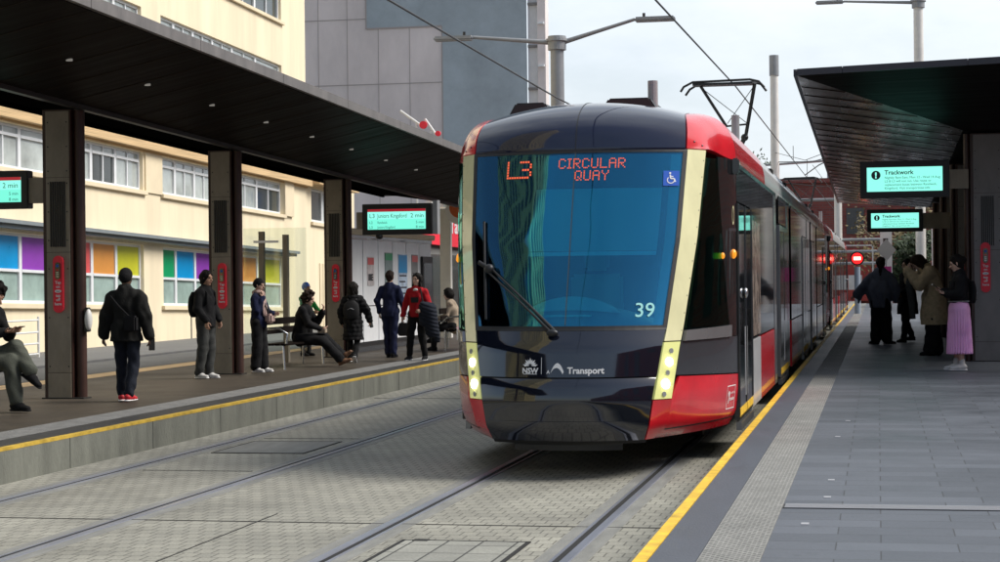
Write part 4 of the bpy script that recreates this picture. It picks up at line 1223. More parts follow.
# ================================================================ THE TRAM
TX = -2.62
TY0 = 15.4
tram = thing('tram', 'red and black tram showing L3 Circular Quay and 39 on its windscreen', 'tram', (TX, TY0, 0), 'coupled red trams')
ZK = [0.28, 0.45, 0.67, 1.12, 1.28, 2.05, 2.83, 3.10]
WI = [0.65, 0.71, 0.745, 0.815, 0.84, 0.93, 0.970, 0.965]
YI = [15.72, 15.62, 15.62, 15.75, 15.84, 16.14, 16.46, 16.62]
WO = [0.72, 0.84, 0.885, 0.945, 0.97, 1.065, 1.12, 1.12]
YO = [15.95, 15.82, 15.78, 15.92, 16.0, 16.34, 16.66, 16.80]
YC = [15.52, 15.42, 15.38, 15.46, 15.56, 15.90, 16.24, 16.38]
HS = [1.20, 1.30, 1.325, 1.325, 1.325, 1.325, 1.325, 1.325]
def ip(tab, z): return float(np.interp(z, ZK, tab))
YF = 17.45
def Ffront(s, z, off=0.0):
    """front surface; s in -1..1 across the panel"""
    wi = ip(WI, z)
    y = ip(YC, z) + (ip(YI, z) - ip(YC, z)) * abs(s) ** 2.2
    return (TX + s * wi, y - off, z)
def Fstrip(side, s, z, off=0.0):
    wi, wo = ip(WI, z), ip(WO, z)
    x = wi + (wo - wi) * s
    y = ip(YI, z) + (ip(YO, z) - ip(YI, z)) * s
    n = Vector((wi - wo, 0, 0)); d = Vector((wo - wi, ip(YO, z) - ip(YI, z))).normalized()
    return (TX + side * (x + d[1] * off), y - d[0] * off, z)
def Fside(side, s, z, off=0.0):
    """cab flank from the strip (s=0) to the full-width body (s=1); off pushes outwards"""
    wo, hs = ip(WO, z), ip(HS, z)
    y0 = ip(YO, z)
    bul = math.sin(min(1, s) * PI / 2) ** 0.9
    x = wo + (hs - wo) * (0.45 * s + 0.55 * bul)
    y = y0 + (YF - y0) * s
    return (TX + side * (x + off), y - off * 0.3, z)
def patch(fn, a0, a1, z0, z1, na=16, nz=10, d=0.02):
    """closed thin panel over a surface patch fn(a, z, off)"""
    mb = MB()
    za = z0 if callable(z0) else (lambda a: z0)
    zb = z1 if callable(z1) else (lambda a: z1)
    aa = a0 if callable(a0) else (lambda t: a0)
    ab = a1 if callable(a1) else (lambda t: a1)
    def P(u, v, off):
        a = aa(v) + (ab(v) - aa(v)) * u
        return fn(a, za(a) + (zb(a) - za(a)) * v, off)
    mb.grid(lambda u, v: P(u, v, 0.0), na, nz)
    mb.grid(lambda u, v: P(u, v, -d), na, nz, flip=True)
    n1 = (na + 1) * (nz + 1)
    f = []
    for i in range(na):
        f.append((i, n1 + i, n1 + i + 1, i + 1)); q = nz * (na + 1) + i
        f.append((q, q + 1, n1 + q + 1, n1 + q))
    for j in range(nz):
        q = j * (na + 1)
        f.append((q, q + na + 1, n1 + q + na + 1, n1 + q)); q += na
        f.append((q, n1 + q, n1 + q + na + 1, q + na + 1))
    mb.f += f
    return mb

def build_cab():
    parts = []
    def add(o): parts.append(o); return o
    # inner shell so that nothing is see-through below the glass line
    add(patch(lambda a, z, o: Ffront(a, z, o - 0.03), -1, 1, 0.30, 1.24, 16, 8).obj('cab_shell', M['bellows'], tram))
    ws = add(patch(Ffront, -0.985, 0.985, 1.285, 2.825, 40, 24, d=0.012).obj('windscreen', M['windscreen'], tram, smooth=True))
    # black frame rim round the windscreen
    rim = MB()
    for a0, a1, z0, z1 in ((-1, -0.965, 1.285, 2.825), (0.965, 1, 1.285, 2.825), (-1, 1, 1.262, 1.30), (-1, 1, 2.82, 2.85)):
        q = patch(lambda a, z, o: Ffront(a, z, o + 0.003), a0, a1, z0, z1, 20 if a1 - a0 > 1 else 2, 24, d=0.03)
        rim.add(q.v, q.f)
    rim.obj('seal', M['black'], ws)
    sm = patch(lambda a, z, o: Ffront(a, z, o + 0.004), -0.004, 0.004, 1.31, 2.82, 1, 20, d=0.004).obj('centre_seam', M['cabdark'], ws)
    # nose panels
    add(patch(Ffront, -0.99, 0.99, 0.872, 1.262, 36, 10).obj('upper_bumper', M['t_bumper'], tram, smooth=True))
    add(patch(lambda a, z, o: Ffront(a, z, o + 0.028 * min(1, (0.86 - z) / 0.05)), lambda t: -0.985, lambda t: 0.985, 0.33, 0.86, 36, 12).obj('lower_bumper', M['t_bumper'], tram, smooth=True))
    q = patch(lambda a, z, o: Ffront(a, z, o + 0.034), -0.955, 0.955, 0.335, 0.50, 30, 3, d=0.02)
    add(q.obj('bumper_lip', M['t_bumper'], tram, smooth=True))
    add(patch(lambda a, z, o: Ffront(a, z, o - 0.06), -0.72, 0.72, 0.24, 0.335, 20, 2).obj('under_skirt', M['black'], tram))
    for side in (-1, 1):
        f = lambda s, z, o, sd=side: Fstrip(sd, s, z, o)
        add(patch(f, 0.02, 0.98, 1.165, 2.845, 6, 24, d=0.025).obj('corner_strip', M['t_strip'], tram, smooth=True))
        hl = add(patch(f, 0.03, 0.97, 0.675, 1.155, 6, 8, d=0.025).obj('headlight', M['lampstrip'], tram, smooth=True))
        for z, r_ in ((0.985, 0.036), (0.80, 0.040)):
            c = Vector(Fstrip(side, 0.5, z, 0.004))
            nrm = Vector((side * (ip(YO, z) - ip(YI, z)), -(ip(WO, z) - ip(WI, z)), 0)).normalized()
            MB().cyl(c - nrm * 0.004, c + nrm * 0.010, r_, n=18).obj('lamp', M['headlamp'], hl)
        for z in (1.08, 0.895, 0.715):
            c = Vector(Fstrip(side, 0.5, z, 0.004))
            MB().cyl(c - nrm * 0.003, c + nrm * 0.006, 0.022, n=14).obj('small_lens', M['galv'], hl)
        q = MB()
        for k in range(11):
            z = 1.25 + k * 0.15
            c = Vector(Fstrip(side, 0.9, z, 0.0))
            q.cyl(c - nrm * 0.002, c + nrm * 0.003, 0.0045, n=8)
        q.obj('rivets', M['t_grey'], parts[-2] if parts[-2].name.startswith('corner') else parts[-1])
        # red lower corner: wraps under the headlamp and along the flank
        rd_ = patch(f, -0.02, 1.0, 0.33, 0.668, 6, 8, d=0.02)
        g = lambda s, z, o, sd=side: Fside(sd, s, z, o)
        q2 = patch(g, 0.0, 0.995, 0.33, lambda a: 0.86 - 0.06 * a if a > 0.03 else 0.70, 24, 10, d=0.02)
        rd_.add(q2.v, q2.f)
        lo = add(rd_.obj('lower_corner', M['t_red'], tram, smooth=True))
        q = patch(lambda a, z, o, g=g: g(a, z, o + 0.002), 0.0, 1.0, 0.40, 0.412, 24, 1, d=0.01)
        q.obj('skirt_seam', M['black'], lo)
        add(patch(g, 0.0, 0.995, lambda a: 0.872 - 0.06 * a, 1.155, 24, 6, d=0.02).obj('waist_panel', M['t_grey'], tram, smooth=True))
        add(patch(lambda s, z, o, g=g: g(s, z, o + 0.02), 0.02, 0.78, 1.16, lambda a: 1.25 + 0.02 * a, 14, 3, d=0.03).obj('window_sill', M['t_silver'], tram, smooth=True))
        sw = add(patch(g, 0.03, lambda v: 0.80 - 0.50 * v, 1.27, 2.78, 16, 16, d=0.015).obj('cab_side_window', M['t_cabglass'], tram, smooth=True))
        add(patch(g, lambda v: 0.80 - 0.50 * v, 0.99, 1.16, 2.80, 14, 16, d=0.02).obj('door_pillar', M['t_side'], tram, smooth=True))
        c = Vector(g(0.86, 1.92, 0.0))
        MB().ball(c, 0.045, 8, (0.7, 1, 1)).obj('marker_lamp', M['amber'], parts[-1], smooth=True)
        c = Vector(g(0.55, 1.9, 0.0))
        MB().ball(c, 0.03, 6, (0.7, 1, 1)).obj('marker_lamp', M['amber'], parts[-1], smooth=True)
        c = Vector(g(0.86, 2.74, 0.02))
        if side > 0: add(MB().box(c.x - 0.035, c.x + 0.035, c.y - 0.05, c.y + 0.05, c.z - 0.08, c.z + 0.07).obj('camera_pod', M['t_grey'], tram, bevel=0.015))
        rg = MB()
        for k in range(24):
            t0 = 2 * PI * k / 24
            t1 = 2 * PI * (k + 1) / 24
            def pt(t_, r_): 
                cc = Vector(g(0.84 + r_ * math.cos(t_) / 1.5, 2.28 + r_ * 1.5 * math.sin(t_), 0.004)); return cc
            rg.add([pt(t0, 0.045), pt(t1, 0.045), pt(t1, 0.06), pt(t0, 0.06)], [(0, 1, 2, 3)])
        rg.obj('emblem', M['t_strip'], add(patch(lambda s, z, o, g=g: g(s, z, o + 0.002), 0.70, 0.97, 2.13, 2.16, 3, 1, d=0.003).obj('maker_plate', M['t_grey'], tram)), fix=False)
        # sticker on the flank
        st_ = MB()
        def sp(a, b_, o=0.004, g=g, sd=side): return g(0.83 + sd * a / 1.7, 0.60 + b_, o)
        for (a0, a1, b0, b1) in ((-0.15, 0.15, 0.10, 0.108), (-0.15, 0.15, -0.108, -0.10), (-0.15, -0.143, -0.1, 0.1), (0.143, 0.15, -0.1, 0.1)):
            st_.add([sp(a0, b0), sp(a1, b0), sp(a1, b1), sp(a0, b1)], [(0, 1, 2, 3)])
        k_ = [(-0.115, 0.04), (-0.09, 0.06), (-0.06, 0.05), (-0.06, 0.0), (-0.08, -0.055), (-0.10, -0.06), (-0.085, 0.0)]
        st_.add([sp(a, b_) for a, b_ in k_], [tuple(range(len(k_)))])
        text_add(st_, 'operated by', 0.035, lambda a, b_: sp(-0.04 + a, 0.03 + b_), align='LEFT')
        text_add(st_, 'transdev', 0.048, lambda a, b_: sp(-0.045 + a, -0.03 + b_), bold=0.001, align='LEFT')
        st_.obj('operator_sticker', M['white'], lo, fix=False)
        # red roof corner between the visor and the cantrail
    # visor / roof cap
    Ek = [(0.968, 16.46, 2.855), (0.965, 16.54, 3.00), (0.945, 16.70, 3.12), (0.91, 17.0, 3.20), (0.90, 17.45, 3.25)]
    Ck = [(0, 16.24, 2.855), (0, 16.33, 3.06), (0, 16.52, 3.21), (0, 16.9, 3.32), (0, 17.45, 3.37)]
    Ok = [(1.12, 16.66, 2.855), (1.135, 16.74, 2.86), (1.175, 16.92, 2.85), (1.24, 17.18, 2.82), (1.325, 17.45, 2.79)]
    def spl(K, v):
        t = v * 4; i = min(3, int(t)); t -= i
        g_ = lambda j: Vector(K[max(0, min(4, j))])
        a, b_, c, d = g_(i - 1), g_(i), g_(i + 1), g_(i + 2)
        return 0.5 * ((2 * b_) + (c - a) * t + (2 * a - 5 * b_ + 4 * c - d) * t * t + (3 * b_ - a - 3 * c + d) * t ** 3)
    def cap(s, v, off=0.0):
        e, c = spl(Ek, v), spl(Ck, v)
        k = abs(s) ** 2.2 if v < 0.3 else abs(s) ** 2.1
        p = Vector((s * e.x, c.y + (e.y - c.y) * k, c.z + (e.z - c.z) * k))
        return (TX + p.x, p.y + 0.5 * -off, p.z + off)
    def rcorner(side, s, v, off=0.0):
        e, o = spl(Ek, v), spl(Ok, v)
        ct = Vector((o.x * 0.99, (e.y + o.y) / 2 - 0.02, e.z + 0.0)) if v > 0.05 else (e + o) / 2
        ct = (e + o) / 2 + (Vector((o.x, o.y, e.z)) - (e + o) / 2) * min(1, v * 1.3)
        p = e * (1 - s) ** 2 + ct * 2 * s * (1 - s) + o * s * s
        return (TX + side * (p.x + off), p.y - off * 0.5, p.z + off)
    vz = patch(lambda a, v, o: cap(a, v, o), -0.985, 0.985, 0.0, 1.0, 36, 24, d=0.02)
    vo = add(vz.obj('visor', M['t_navy'], tram, smooth=True))
    patch(lambda a, v, o: cap(a, v, o + 0.003), -0.004, 0.004, 0.0, 0.9, 1, 20, d=0.003).obj('visor_seam', M['black'], vo)
    for side in (-1, 1):
        q = patch(lambda a, v, o, sd=side: rcorner(sd, a, v, o), 0.0, 1.0, 0.0, 1.0, 12, 20, d=0.02)
        ro = add(q.obj('roof_corner', M['t_red'], tram, smooth=True))
        bl = MB()
        for s_ in (0.3, 0.7):
            c = Vector(rcorner(side, s_, 0.15, 0.002)); bl.ball(c, 0.009, 5)
        bl.obj('rivets', M['t_grey'], ro)
    # pale trim of the windscreen pillars, inside the glass
    for side in (-1, 1):
        add(patch(lambda a, z, o: Ffront(a, z, o - 0.045), side * 0.86 if side > 0 else -0.965, 0.965 if side > 0 else -0.86, 1.30, 2.80, 3, 16, d=0.01).obj('pillar_trim', M['cablight'], tram, smooth=True))
    # lettering, LED display, stickers on the front
    def dec(cx, cz_, off=0.006):
        return lambda a, b_: Ffront((cx + a) / ip(WI, cz_ + b_), cz_ + b_, off)
    def leds(txt, x0, z0, px, gapc=1):
        mb = MB(); x = x0
        for ch in txt:
            gl = DOTS[ch]
            for r_, row in enumerate(gl):
                for c_, v in enumerate(row):
                    if v == '1':
                        cx = x + c_ * px; cz_ = z0 - r_ * px
                        h = px * 0.36
                        mb.add([dec(cx, cz_)(-h, -h), dec(cx, cz_)(h, -h), dec(cx, cz_)(h, h), dec(cx, cz_)(-h, h)], [(0, 1, 2, 3)])
            x += (len(gl[0]) + gapc) * px
        return mb, x
    m1, _ = leds('L', -0.615, 2.75, 0.0235)
    m2, _ = leds('3', -0.495, 2.75, 0.0235)
    m1.add(m2.v, m2.f)
    m1.obj('route_display', M['led'], ws, fix=False)
    m1, xe = leds('CIRCULAR', -0.14, 2.765, 0.0132)
    m2, _ = leds('QUAY', 0.01, 2.655, 0.0132)
    m1.add(m2.v, m2.f)
    m1.obj('destination_display', M['led'], ws, fix=False)
    ac = MB()
    d_ = dec(0.845, 2.585)
    ac.add([d_(-0.07, -0.07), d_(0.065, -0.07), d_(0.065, 0.065), d_(-0.07, 0.065)], [(0, 1, 2, 3)])
    ao = ac.obj('access_sticker', M['sticker_blue'], ws, fix=False)
    d2_ = dec(0.845, 2.585, 0.009)
    wc = MB()
    def seg(a, b_, w_=0.006):
        a = Vector(a); b_ = Vector(b_); n_ = Vector((-(b_ - a).y, (b_ - a).x)).normalized() * w_
        wc.add([d2_(*(a - n_)), d2_(*(b_ - n_)), d2_(*(b_ + n_)), d2_(*(a + n_))], [(0, 1, 2, 3)])
    seg((-0.012, 0.03), (-0.008, -0.005)); seg((-0.008, -0.005), (0.022, -0.005)); seg((0.022, -0.005), (0.034, -0.036)); seg((-0.01, 0.015), (0.015, 0.012), 0.004)
    for k in range(12):
        t0, t1 = PI * 0.75 + k * 0.36, PI * 0.75 + (k + 1) * 0.36
        seg((-0.005 + 0.03 * math.cos(t0), -0.018 + 0.03 * math.sin(t0)), (-0.005 + 0.03 * math.cos(t1), -0.018 + 0.03 * math.sin(t1)), 0.004)
    pts = [d2_(-0.013 + 0.009 * math.cos(2 * PI * k / 10), 0.043 + 0.009 * math.sin(2 * PI * k / 10)) for k in range(10)]
    wc.add(pts, [tuple(range(10))])
    wc.obj('wheelchair_symbol', M['white'], ao, fix=False)
    nb = MB()
    text_add(nb, '39', 0.17, dec(0.66, 1.375), bold=0.001)
    nb.obj('fleet_number', M['number'], ws, fix=False)
    # state emblem, divider, word
    lg = MB()
    d3 = dec(-0.285, 0.97, 0.005)
    for k in range(9):
        a = -PI / 2 + (k - 4) * PI / 8.2 + PI
        ln = 0.068 if k % 2 == 0 else 0.058
        ca, sa = math.sin(a - PI / 2 + PI / 2 - PI / 2 + PI / 2), 0
        ang = (k - 4) * 0.36
        ux, uz = math.sin(ang), math.cos(ang)
        px_, pz = uz, -ux
        base = (0.012 * ux, 0.012 * uz + 0.0)
        mid = (0.6 * ln * ux, 0.6 * ln * uz)
        tip = (ln * ux, ln * uz)
        w_ = 0.0085
        lg.add([d3(*base), d3(mid[0] + px_ * w_, mid[1] + pz * w_), d3(*tip), d3(mid[0] - px_ * w_, mid[1] - pz * w_)], [(0, 1, 2, 3)])
    for sx_ in (-1, 1):
        lg.add([d3(0.005 * sx_, 0), d3(0.062 * sx_, 0.012), d3(0.05 * sx_, -0.006)], [(0, 1, 2)])
    text_add(lg, 'NSW', 0.062, dec(-0.285, 0.908, 0.005), bold=0.0022)
    lg.add([d3(-0.062, -0.072), d3(0.062, -0.072), d3(0.062, -0.067), d3(-0.062, -0.067)], [(0, 1, 2, 3)])
    lg.add([d3(0.098, -0.07), d3(0.102, -0.07), d3(0.102, 0.07), d3(0.098, 0.07)], [(0, 1, 2, 3)])
    # arch-shaped wave symbol
    dw = dec(-0.045, 0.905, 0.005)
    N = 18
    for k in range(N):
        t0, t1 = k / N, (k + 1) / N
        def outer(t_): return (-0.055 + 0.11 * t_, 0.088 * math.sin(PI * min(1, t_ * 0.93 + 0.04)) ** 0.8)
        def inner(t_): return (-0.055 + 0.105 * t_ - 0.006, 0.088 * math.sin(PI * min(1, t_ * 0.93 + 0.04)) ** 0.8 - 0.018 - 0.022 * math.sin(PI * t_))
        lg.add([dw(*outer(t0)), dw(*outer(t1)), dw(*inner(t1)), dw(*inner(t0))], [(0, 1, 2, 3)])
    text_add(lg, 'Transport', 0.075, dec(0.04, 0.905, 0.005), bold=0.0024, align='LEFT')
    text_add(lg, 'A', 0.04, dec(-0.125, 0.905, 0.005), bold=0.001)
    lo_ = [o for o in parts if o.name.startswith('upper_bumper')][0]
    lg.obj('logo_lettering', M['white'], lo_, fix=False)
    # wiper: parked diagonally
    wp = MB()
    a0 = Vector(Ffront(-0.12, 1.262, 0.05)); a1 = Vector(Ffront(-0.80, 1.80, 0.06)); 
    wp.tube([a0 + Vector((0.03, 0, -0.01)), a0 + (a1 - a0) * 0.5 + Vector((0.03, -0.02, 0.0)), a1 + Vector((0.02, 0, 0))], [0.018, 0.012, 0.010])
    wp.tube([a0 + Vector((-0.02, 0, 0.0)), a0 + (a1 - a0) * 0.55 + Vector((-0.02, -0.02, 0.0)), a1 + Vector((-0.02, 0, -0.02))], [0.012, 0.009, 0.008])
    wp.ball(a0 + Vector((0, 0.0, -0.015)), 0.04, 8, (1.3, 0.8, 0.8))
    wpo = add(wp.obj('wiper', M['black'], tram, smooth=True))
    bld_ = MB()
    b0 = Vector(Ffront(-0.865, 2.22, 0.02)); b1 = Vector(Ffront(-0.86, 1.36, 0.02))
    bld_.tube([b0, (b0 + b1) / 2 + Vector((0, -0.01, 0)), b1], 0.012)
    bld_.ball(a1, 0.045, 8)
    bld_.tube([a1, a1 + Vector((-0.10, 0.02, 0.06))], 0.02)
    bld_.obj('wiper_blade', M['black'], wpo, smooth=True)
    # cab interior behind the glass
    add(MB().box(TX - 1.2, TX + 1.2, 18.4, 18.5, 0.35, 2.8).obj('cab_bulkhead', M['cablight'], tram))
    add(MB().box(TX - 0.78, TX + 0.78, 16.3, 18.6, 0.33, 0.4).obj('cab_floor', M['cabdark'], tram))
    ds = MB()
    ds.grid(lambda u, v: (TX + (u - 0.5) * 1.62, 15.72 + 0.55 * v + 0.25 * abs(u - 0.5) ** 2 * 2, 1.27 + 0.20 * math.sin(PI * u) ** 0.7 * math.sin(PI * min(1, v * 0.5 + 0.0))), 24, 6)
    dso = add(ds.obj('dashboard', M['dash'], tram, smooth=True))
    q = MB()
    q.grid(lambda u, v: (TX - 0.02 + (u - 0.5) * 0.86, 16.0 + 0.10 * v, 1.40 + 0.03 * math.sin(PI * u) + 0.12 * v * math.sin(PI * u) ** 0.6), 20, 4)
    q.obj('instrument_hood', M['dashlight'], dso, smooth=True)
    MB().box(TX - 0.22, TX + 0.18, 15.86, 15.9, 1.375, 1.39).obj('panel_light_edge', M['blindbar'], dso)
    add(patch(lambda a, z, o: Ffront(a, z, o - 0.05), -0.80, 0.80, 1.945, 2.50, 20, 6, d=0.004).obj('sun_blind', M['blind'], tram))
    patch(lambda a, z, o: Ffront(a, z, o - 0.035), -0.80, 0.80, 1.905, 1.94, 20, 1, d=0.02).obj('blind_bar', M['blindbar'], parts[-1])
    add(patch(lambda a, z, o: Ffront(a, z, o - 0.07), -0.9, 0.9, 2.51, 2.80, 20, 2, d=0.02).obj('display_box', M['cabdark'], tram))
    st = MB().box(TX - 0.25, TX + 0.25, 17.4, 17.55, 0.9, 1.75).box(TX - 0.25, TX + 0.25, 17.0, 17.5, 0.8, 0.95).box(TX - 0.1, TX + 0.1, 17.3, 17.5, 0.4, 0.8)
    add(st.obj('driver_seat', M['dash'], tram, bevel=0.03))
    add(MB().box(TX - 0.12, TX + 0.12, 17.42, 17.52, 1.78, 1.98).obj('headrest', M['dash'], tram, bevel=0.03))
    return parts
cab = build_cab()

# ---- saloon body. local section: flank at u=+-1.325, rounded shoulder, crowned roof
HWB = 1.325
TLEN = 33.5
TE = TY0 + TLEN                     # rear nose
YS, YE = 17.45, TE - (17.45 - TY0)  # saloon from..to
def roof_sec(y0, y1, mname, name, n=1):
    mb = MB()
    pts = []
    e, o = Vector((0.90, 3.25)), Vector((1.325, 2.79))
    ct = Vector((1.325, 3.25))
    half = []
    for k in range(9):
        s = k / 8
        p = o * (1 - s) ** 2 + ct * 2 * s * (1 - s) + e * s * s
        half.append((p.x, p.y))
    for k in range(1, 9):
        s = k / 8
        half.append((0.90 * (1 - s), 3.25 + 0.12 * (1 - (1 - s) ** 2.1)))
    full = half + [(-x, z) for x, z in half[::-1][1:]]
    full += [(-1.30, 2.74), (1.30, 2.74)]
    mb.prism(full, lambda a, b_, t: (TX + a, t, b_), y0, y1)
    return mb.obj(name, M[mname], tram, smooth=True)
roof_sec(YS + 0.004, 22.0, 't_red', 'roof')
roof_sec(22.02, 28.6, 't_roof', 'roof')
roof_sec(28.7, 35.6, 't_roof', 'roof')
roof_sec(35.7, 42.4, 't_roof', 'roof')
roof_sec(42.5, YE - 0.004, 't_red', 'roof')
MB().box(TX - 1.20, TX + 1.20, YS + .01, YE - .01, 0.34, 2.76).obj('inner_body', M['cabdark'], tram)
bel = [24.3, 27.9, 36.4, 40.0]
for y in bel:
    q = MB()
    for k in range(6):
        w_ = 1.27 if k % 2 else 1.22
        q.box(TX - w_, TX + w_, y + k * 0.09, y + k * 0.09 + 0.085, 0.38, 3.12 if k % 2 else 3.08)
    q.obj('bellows', M['bellows'], tram)
# flank modules: (kind, y0, y1)
def flank(side, y0, y1, kind):
    xo = TX + side * HWB
    def bx(mb, ya, yb, z0, z1, d=0.0, t=0.05):
        a, b_ = xo + side * d, xo + side * (d - t)
        mb.box(min(a, b_), max(a, b_), ya, yb, z0, z1); return mb
    g = 0.012
    if kind == 'door':
        # dark glazed double-leaf door with pale edge labels and a yellow sill band
        bx(MB(), y0 + g, y1 - g, 2.42, 2.78).obj('door_header', M['t_side'], tram)
        ym = (y0 + y1) / 2
        for ya, yb in ((y0 + g, ym - 0.008), (ym + 0.008, y1 - g)):
            d_ = bx(MB(), ya, yb, 0.36, 2.40, 0.012).obj('door', M['t_side'], tram, bevel=0.006)
            bx(MB(), ya + 0.02, yb - 0.02, 0.40, 0.47, 0.016, 0.004).obj('yellow_band', M['yellow'], d_)
            yy = yb - 0.16 if ya < ym - 0.1 else ya + 0.06
            bx(MB(), yy, yy + 0.08, 0.55, 1.22, 0.016, 0.004).obj('edge_label', M['t_roof'], d_)
            fr_ = MB()
            for (p, q_) in ((ya, ya + 0.045), (yb - 0.045, yb)):
                bx(fr_, p, q_, 0.48, 2.40, 0.020, 0.01)
            fr_.obj('frame', M['t_grey'], d_)
        c = (xo + side * 0.03, ym - 0.25, 1.55)
        MB().ball(c, 0.05, 8, (0.5, 0.8, 1)).obj('door_button', M['chrome'], d_, smooth=True)
        bx(MB(), y0 + 0.1, y1 - 0.05, 0.26, 0.34, 0.0 if side < 0 else 0.02).obj('door_step', M['t_silver'], tram)
    elif kind == 'sdoor':
        bx(MB(), y0 + g, y1 - g, 2.42, 2.78).obj('door_header', M['t_side'], tram)
        ym = (y0 + y1) / 2
        for ya, yb in ((y0 + g, ym - 0.008), (ym + 0.008, y1 - g)):
            d_ = bx(MB(), ya, yb, 0.36, 2.40, 0.012).obj('door', M['t_silver'], tram, bevel=0.006)
            bx(MB(), ya + 0.12, yb - 0.12, 0.62, 2.32, 0.016, 0.006).obj('door_glass', M['t_side'], d_)
            bx(MB(), ya + 0.02, yb - 0.02, 0.40, 0.48, 0.018, 0.004).obj('yellow_band', M['yellow'], d_)
            yy = yb - 0.10 if ya < ym - 0.1 else ya + 0.03
            bx(MB(), yy, yy + 0.06, 0.55, 1.1, 0.018, 0.004).obj('edge_label', M['t_roof'], d_)
        bx(MB(), y0 + 0.1, y1 - 0.05, 0.26, 0.34, 0.0 if side < 0 else 0.02).obj('door_step', M['t_silver'], tram)
    elif kind == 'ad':
        bx(MB(), y0 + g, y1 - g, 1.06, 2.78).obj('window', M['t_side'], tram, bevel=0.004)
        bx(MB(), y0 + 0.06, y1 - 0.06, 1.08, 2.30, 0.004, 0.004).obj('poster_film', mat('printed_window_film', (0.25, 0.20, 0.17), 0.25, var=0.6, vscale=4, coat=0.5), tram)
        bx(MB(), y0 + g, y1 - g, 0.34, 1.04).obj('side_panel', M['t_roof'], tram, bevel=0.004)
        tt = MB()
        text_add(tt, 'myads', 0.12, lambda a, b_: (xo + side * 0.004, (y0 + y1) / 2 - 0.2 + a * 0.5, 0.7 + b_)) if False else None
    elif kind in ('red', 'dark', 'silver'):
        mt = {'red': 't_red', 'dark': 't_grey', 'silver': 't_silver'}[kind]
        wn = bx(MB(), y0 + g, y1 - g, 1.06, 2.78).obj('window', M['t_side'], tram, bevel=0.004)
        sb = bx(MB(), y0 + g, y1 - g, 1.60, 1.62, 0.004, 0.004).obj('glazing_bar', M['t_grey'], wn)
        bx(MB(), y0 + g, y1 - g, 0.34, 1.04).obj('side_panel', M[mt], tram, bevel=0.004)
    elif kind == 'pillar':
        bx(MB(), y0 + g, y1 - g, 0.34, 2.78, 0.006).obj('side_pillar', M['t_silver'], tram, bevel=0.006)
    elif kind == 'black':
        bx(MB(), y0 + g, y1 - g, 0.34, 2.78, 0.0).obj('side_pillar', M['t_side'], tram, bevel=0.006)
    bx(MB(), y0 + g, y1 - g, 2.742, 2.785, 0.006, 0.02).obj('cantrail', M['t_grey'], tram)
seq = [('door', 17.46, 19.35), ('ad', 19.35, 20.95), ('red', 20.95, 23.7), ('pillar', 23.7, 24.2),
       ('sdoor', 24.95, 27.0), ('pillar', 27.0, 27.4), ('black', 27.4, 27.85), ('red', 28.5, 30.6), ('dark', 30.6, 32.6), ('sdoor', 32.6, 34.6), ('pillar', 34.6, 35.1), ('silver', 35.1, 36.3),
       ('sdoor', 37.0, 39.1), ('black', 39.1, 39.95), ('silver', 40.6, 43.0), ('red', 43.0, 45.0), ('door', 45.0, YE - 0.01)]
for side in (-1, 1):
    for k, a, b_ in seq:
        flank(side, a, b_, k)
# running gear, roof equipment
for y in (19.8, 22.0, 30.6, 33.6, 42.2, 44.4):
    q = MB()
    for sx_ in (-0.72, 0.72):
        q.cyl((TX + sx_ - 0.06, y, 0.30), (TX + sx_ + 0.06, y, 0.30), 0.29, n=24)
    q.cyl((TX - 0.7, y, 0.3), (TX + 0.7, y, 0.3), 0.06)
    q.obj('wheel_set', M['tyre'], tram)
def shroud(x0, x1, y0, y1, z0, z1, name='roof_shroud'):
    c = 0.16
    sec = [(x0, z0), (x1, z0), (x1, z0 + 0.06), (x1 - c, z1), (x0 + c, z1), (x0, z0 + 0.06)]
    return MB().prism(sec, lambda a, b_, t: (TX + a, t, b_), y0, y1).obj(name, M['black'], tram, bevel=0.015)
shroud(-1.12, -0.50, 18.4, 21.0, 3.15, 3.49)
shroud(-0.1, 0.62, 17.9, 21.2, 3.15, 3.46)
shroud(-0.8, 0.8, 25.0, 27.0, 3.2, 3.55)
shroud(-0.8, 0.8, 37.0, 39.5, 3.2, 3.5)
for x, y in ((0.45, 18.3), (0.95, 22.5)):
    MB().cyl((TX + x, y, 3.2), (TX + x, y, 3.66), 0.05, n=12).obj('aerial', M['galv'], tram)
# pantograph
pg = MB()
PY = 33.8
hx0, hx1 = -0.66, 0.42
px = lambda x, y, z: (TX + x - 0.02, y, z)
pg.tube([px(-0.86, PY, 5.10), px(-0.80, PY, 5.19), px(-0.64, PY, 5.27), px(0.40, PY, 5.29), px(0.56, PY, 5.25), px(0.66, PY, 5.14)], 0.022)
pg.tube([px(-0.80, PY + 0.3, 5.06), px(-0.72, PY + 0.3, 5.17), px(-0.58, PY + 0.3, 5.25), px(0.42, PY + 0.3, 5.27), px(0.58, PY + 0.3, 5.23), px(0.68, PY + 0.3, 5.10)], 0.022)
pg.box(*(TX + hx0, TX + hx1), PY - 0.02, PY + 0.32, 5.21, 5.25)
pg2 = MB()
pg2.cyl(px(-0.50, PY + 0.15, 5.2), px(-0.08, PY + 0.6, 4.50), 0.028).cyl(px(0.48, PY + 0.15, 5.24), px(0.26, PY + 0.8, 4.32), 0.034)
pg2.cyl(px(-0.08, PY + 0.6, 4.50), px(0.32, PY + 0.6, 4.53), 0.018)
pg2.cyl(px(-0.46, PY + 0.15, 5.15), px(0.30, PY + 0.7, 4.55), 0.007).cyl(px(0.44, PY + 0.15, 5.15), px(-0.06, PY + 0.6, 4.55), 0.007)
pg2.cyl(px(-0.25, PY + 1.5, 3.42), px(0.24, PY + 0.8, 4.30), 0.045).ball(px(0.24, PY + 0.8, 4.30), 0.07, 6)
pgo = pg2.obj('pantograph', M['black'], tram, smooth=True)
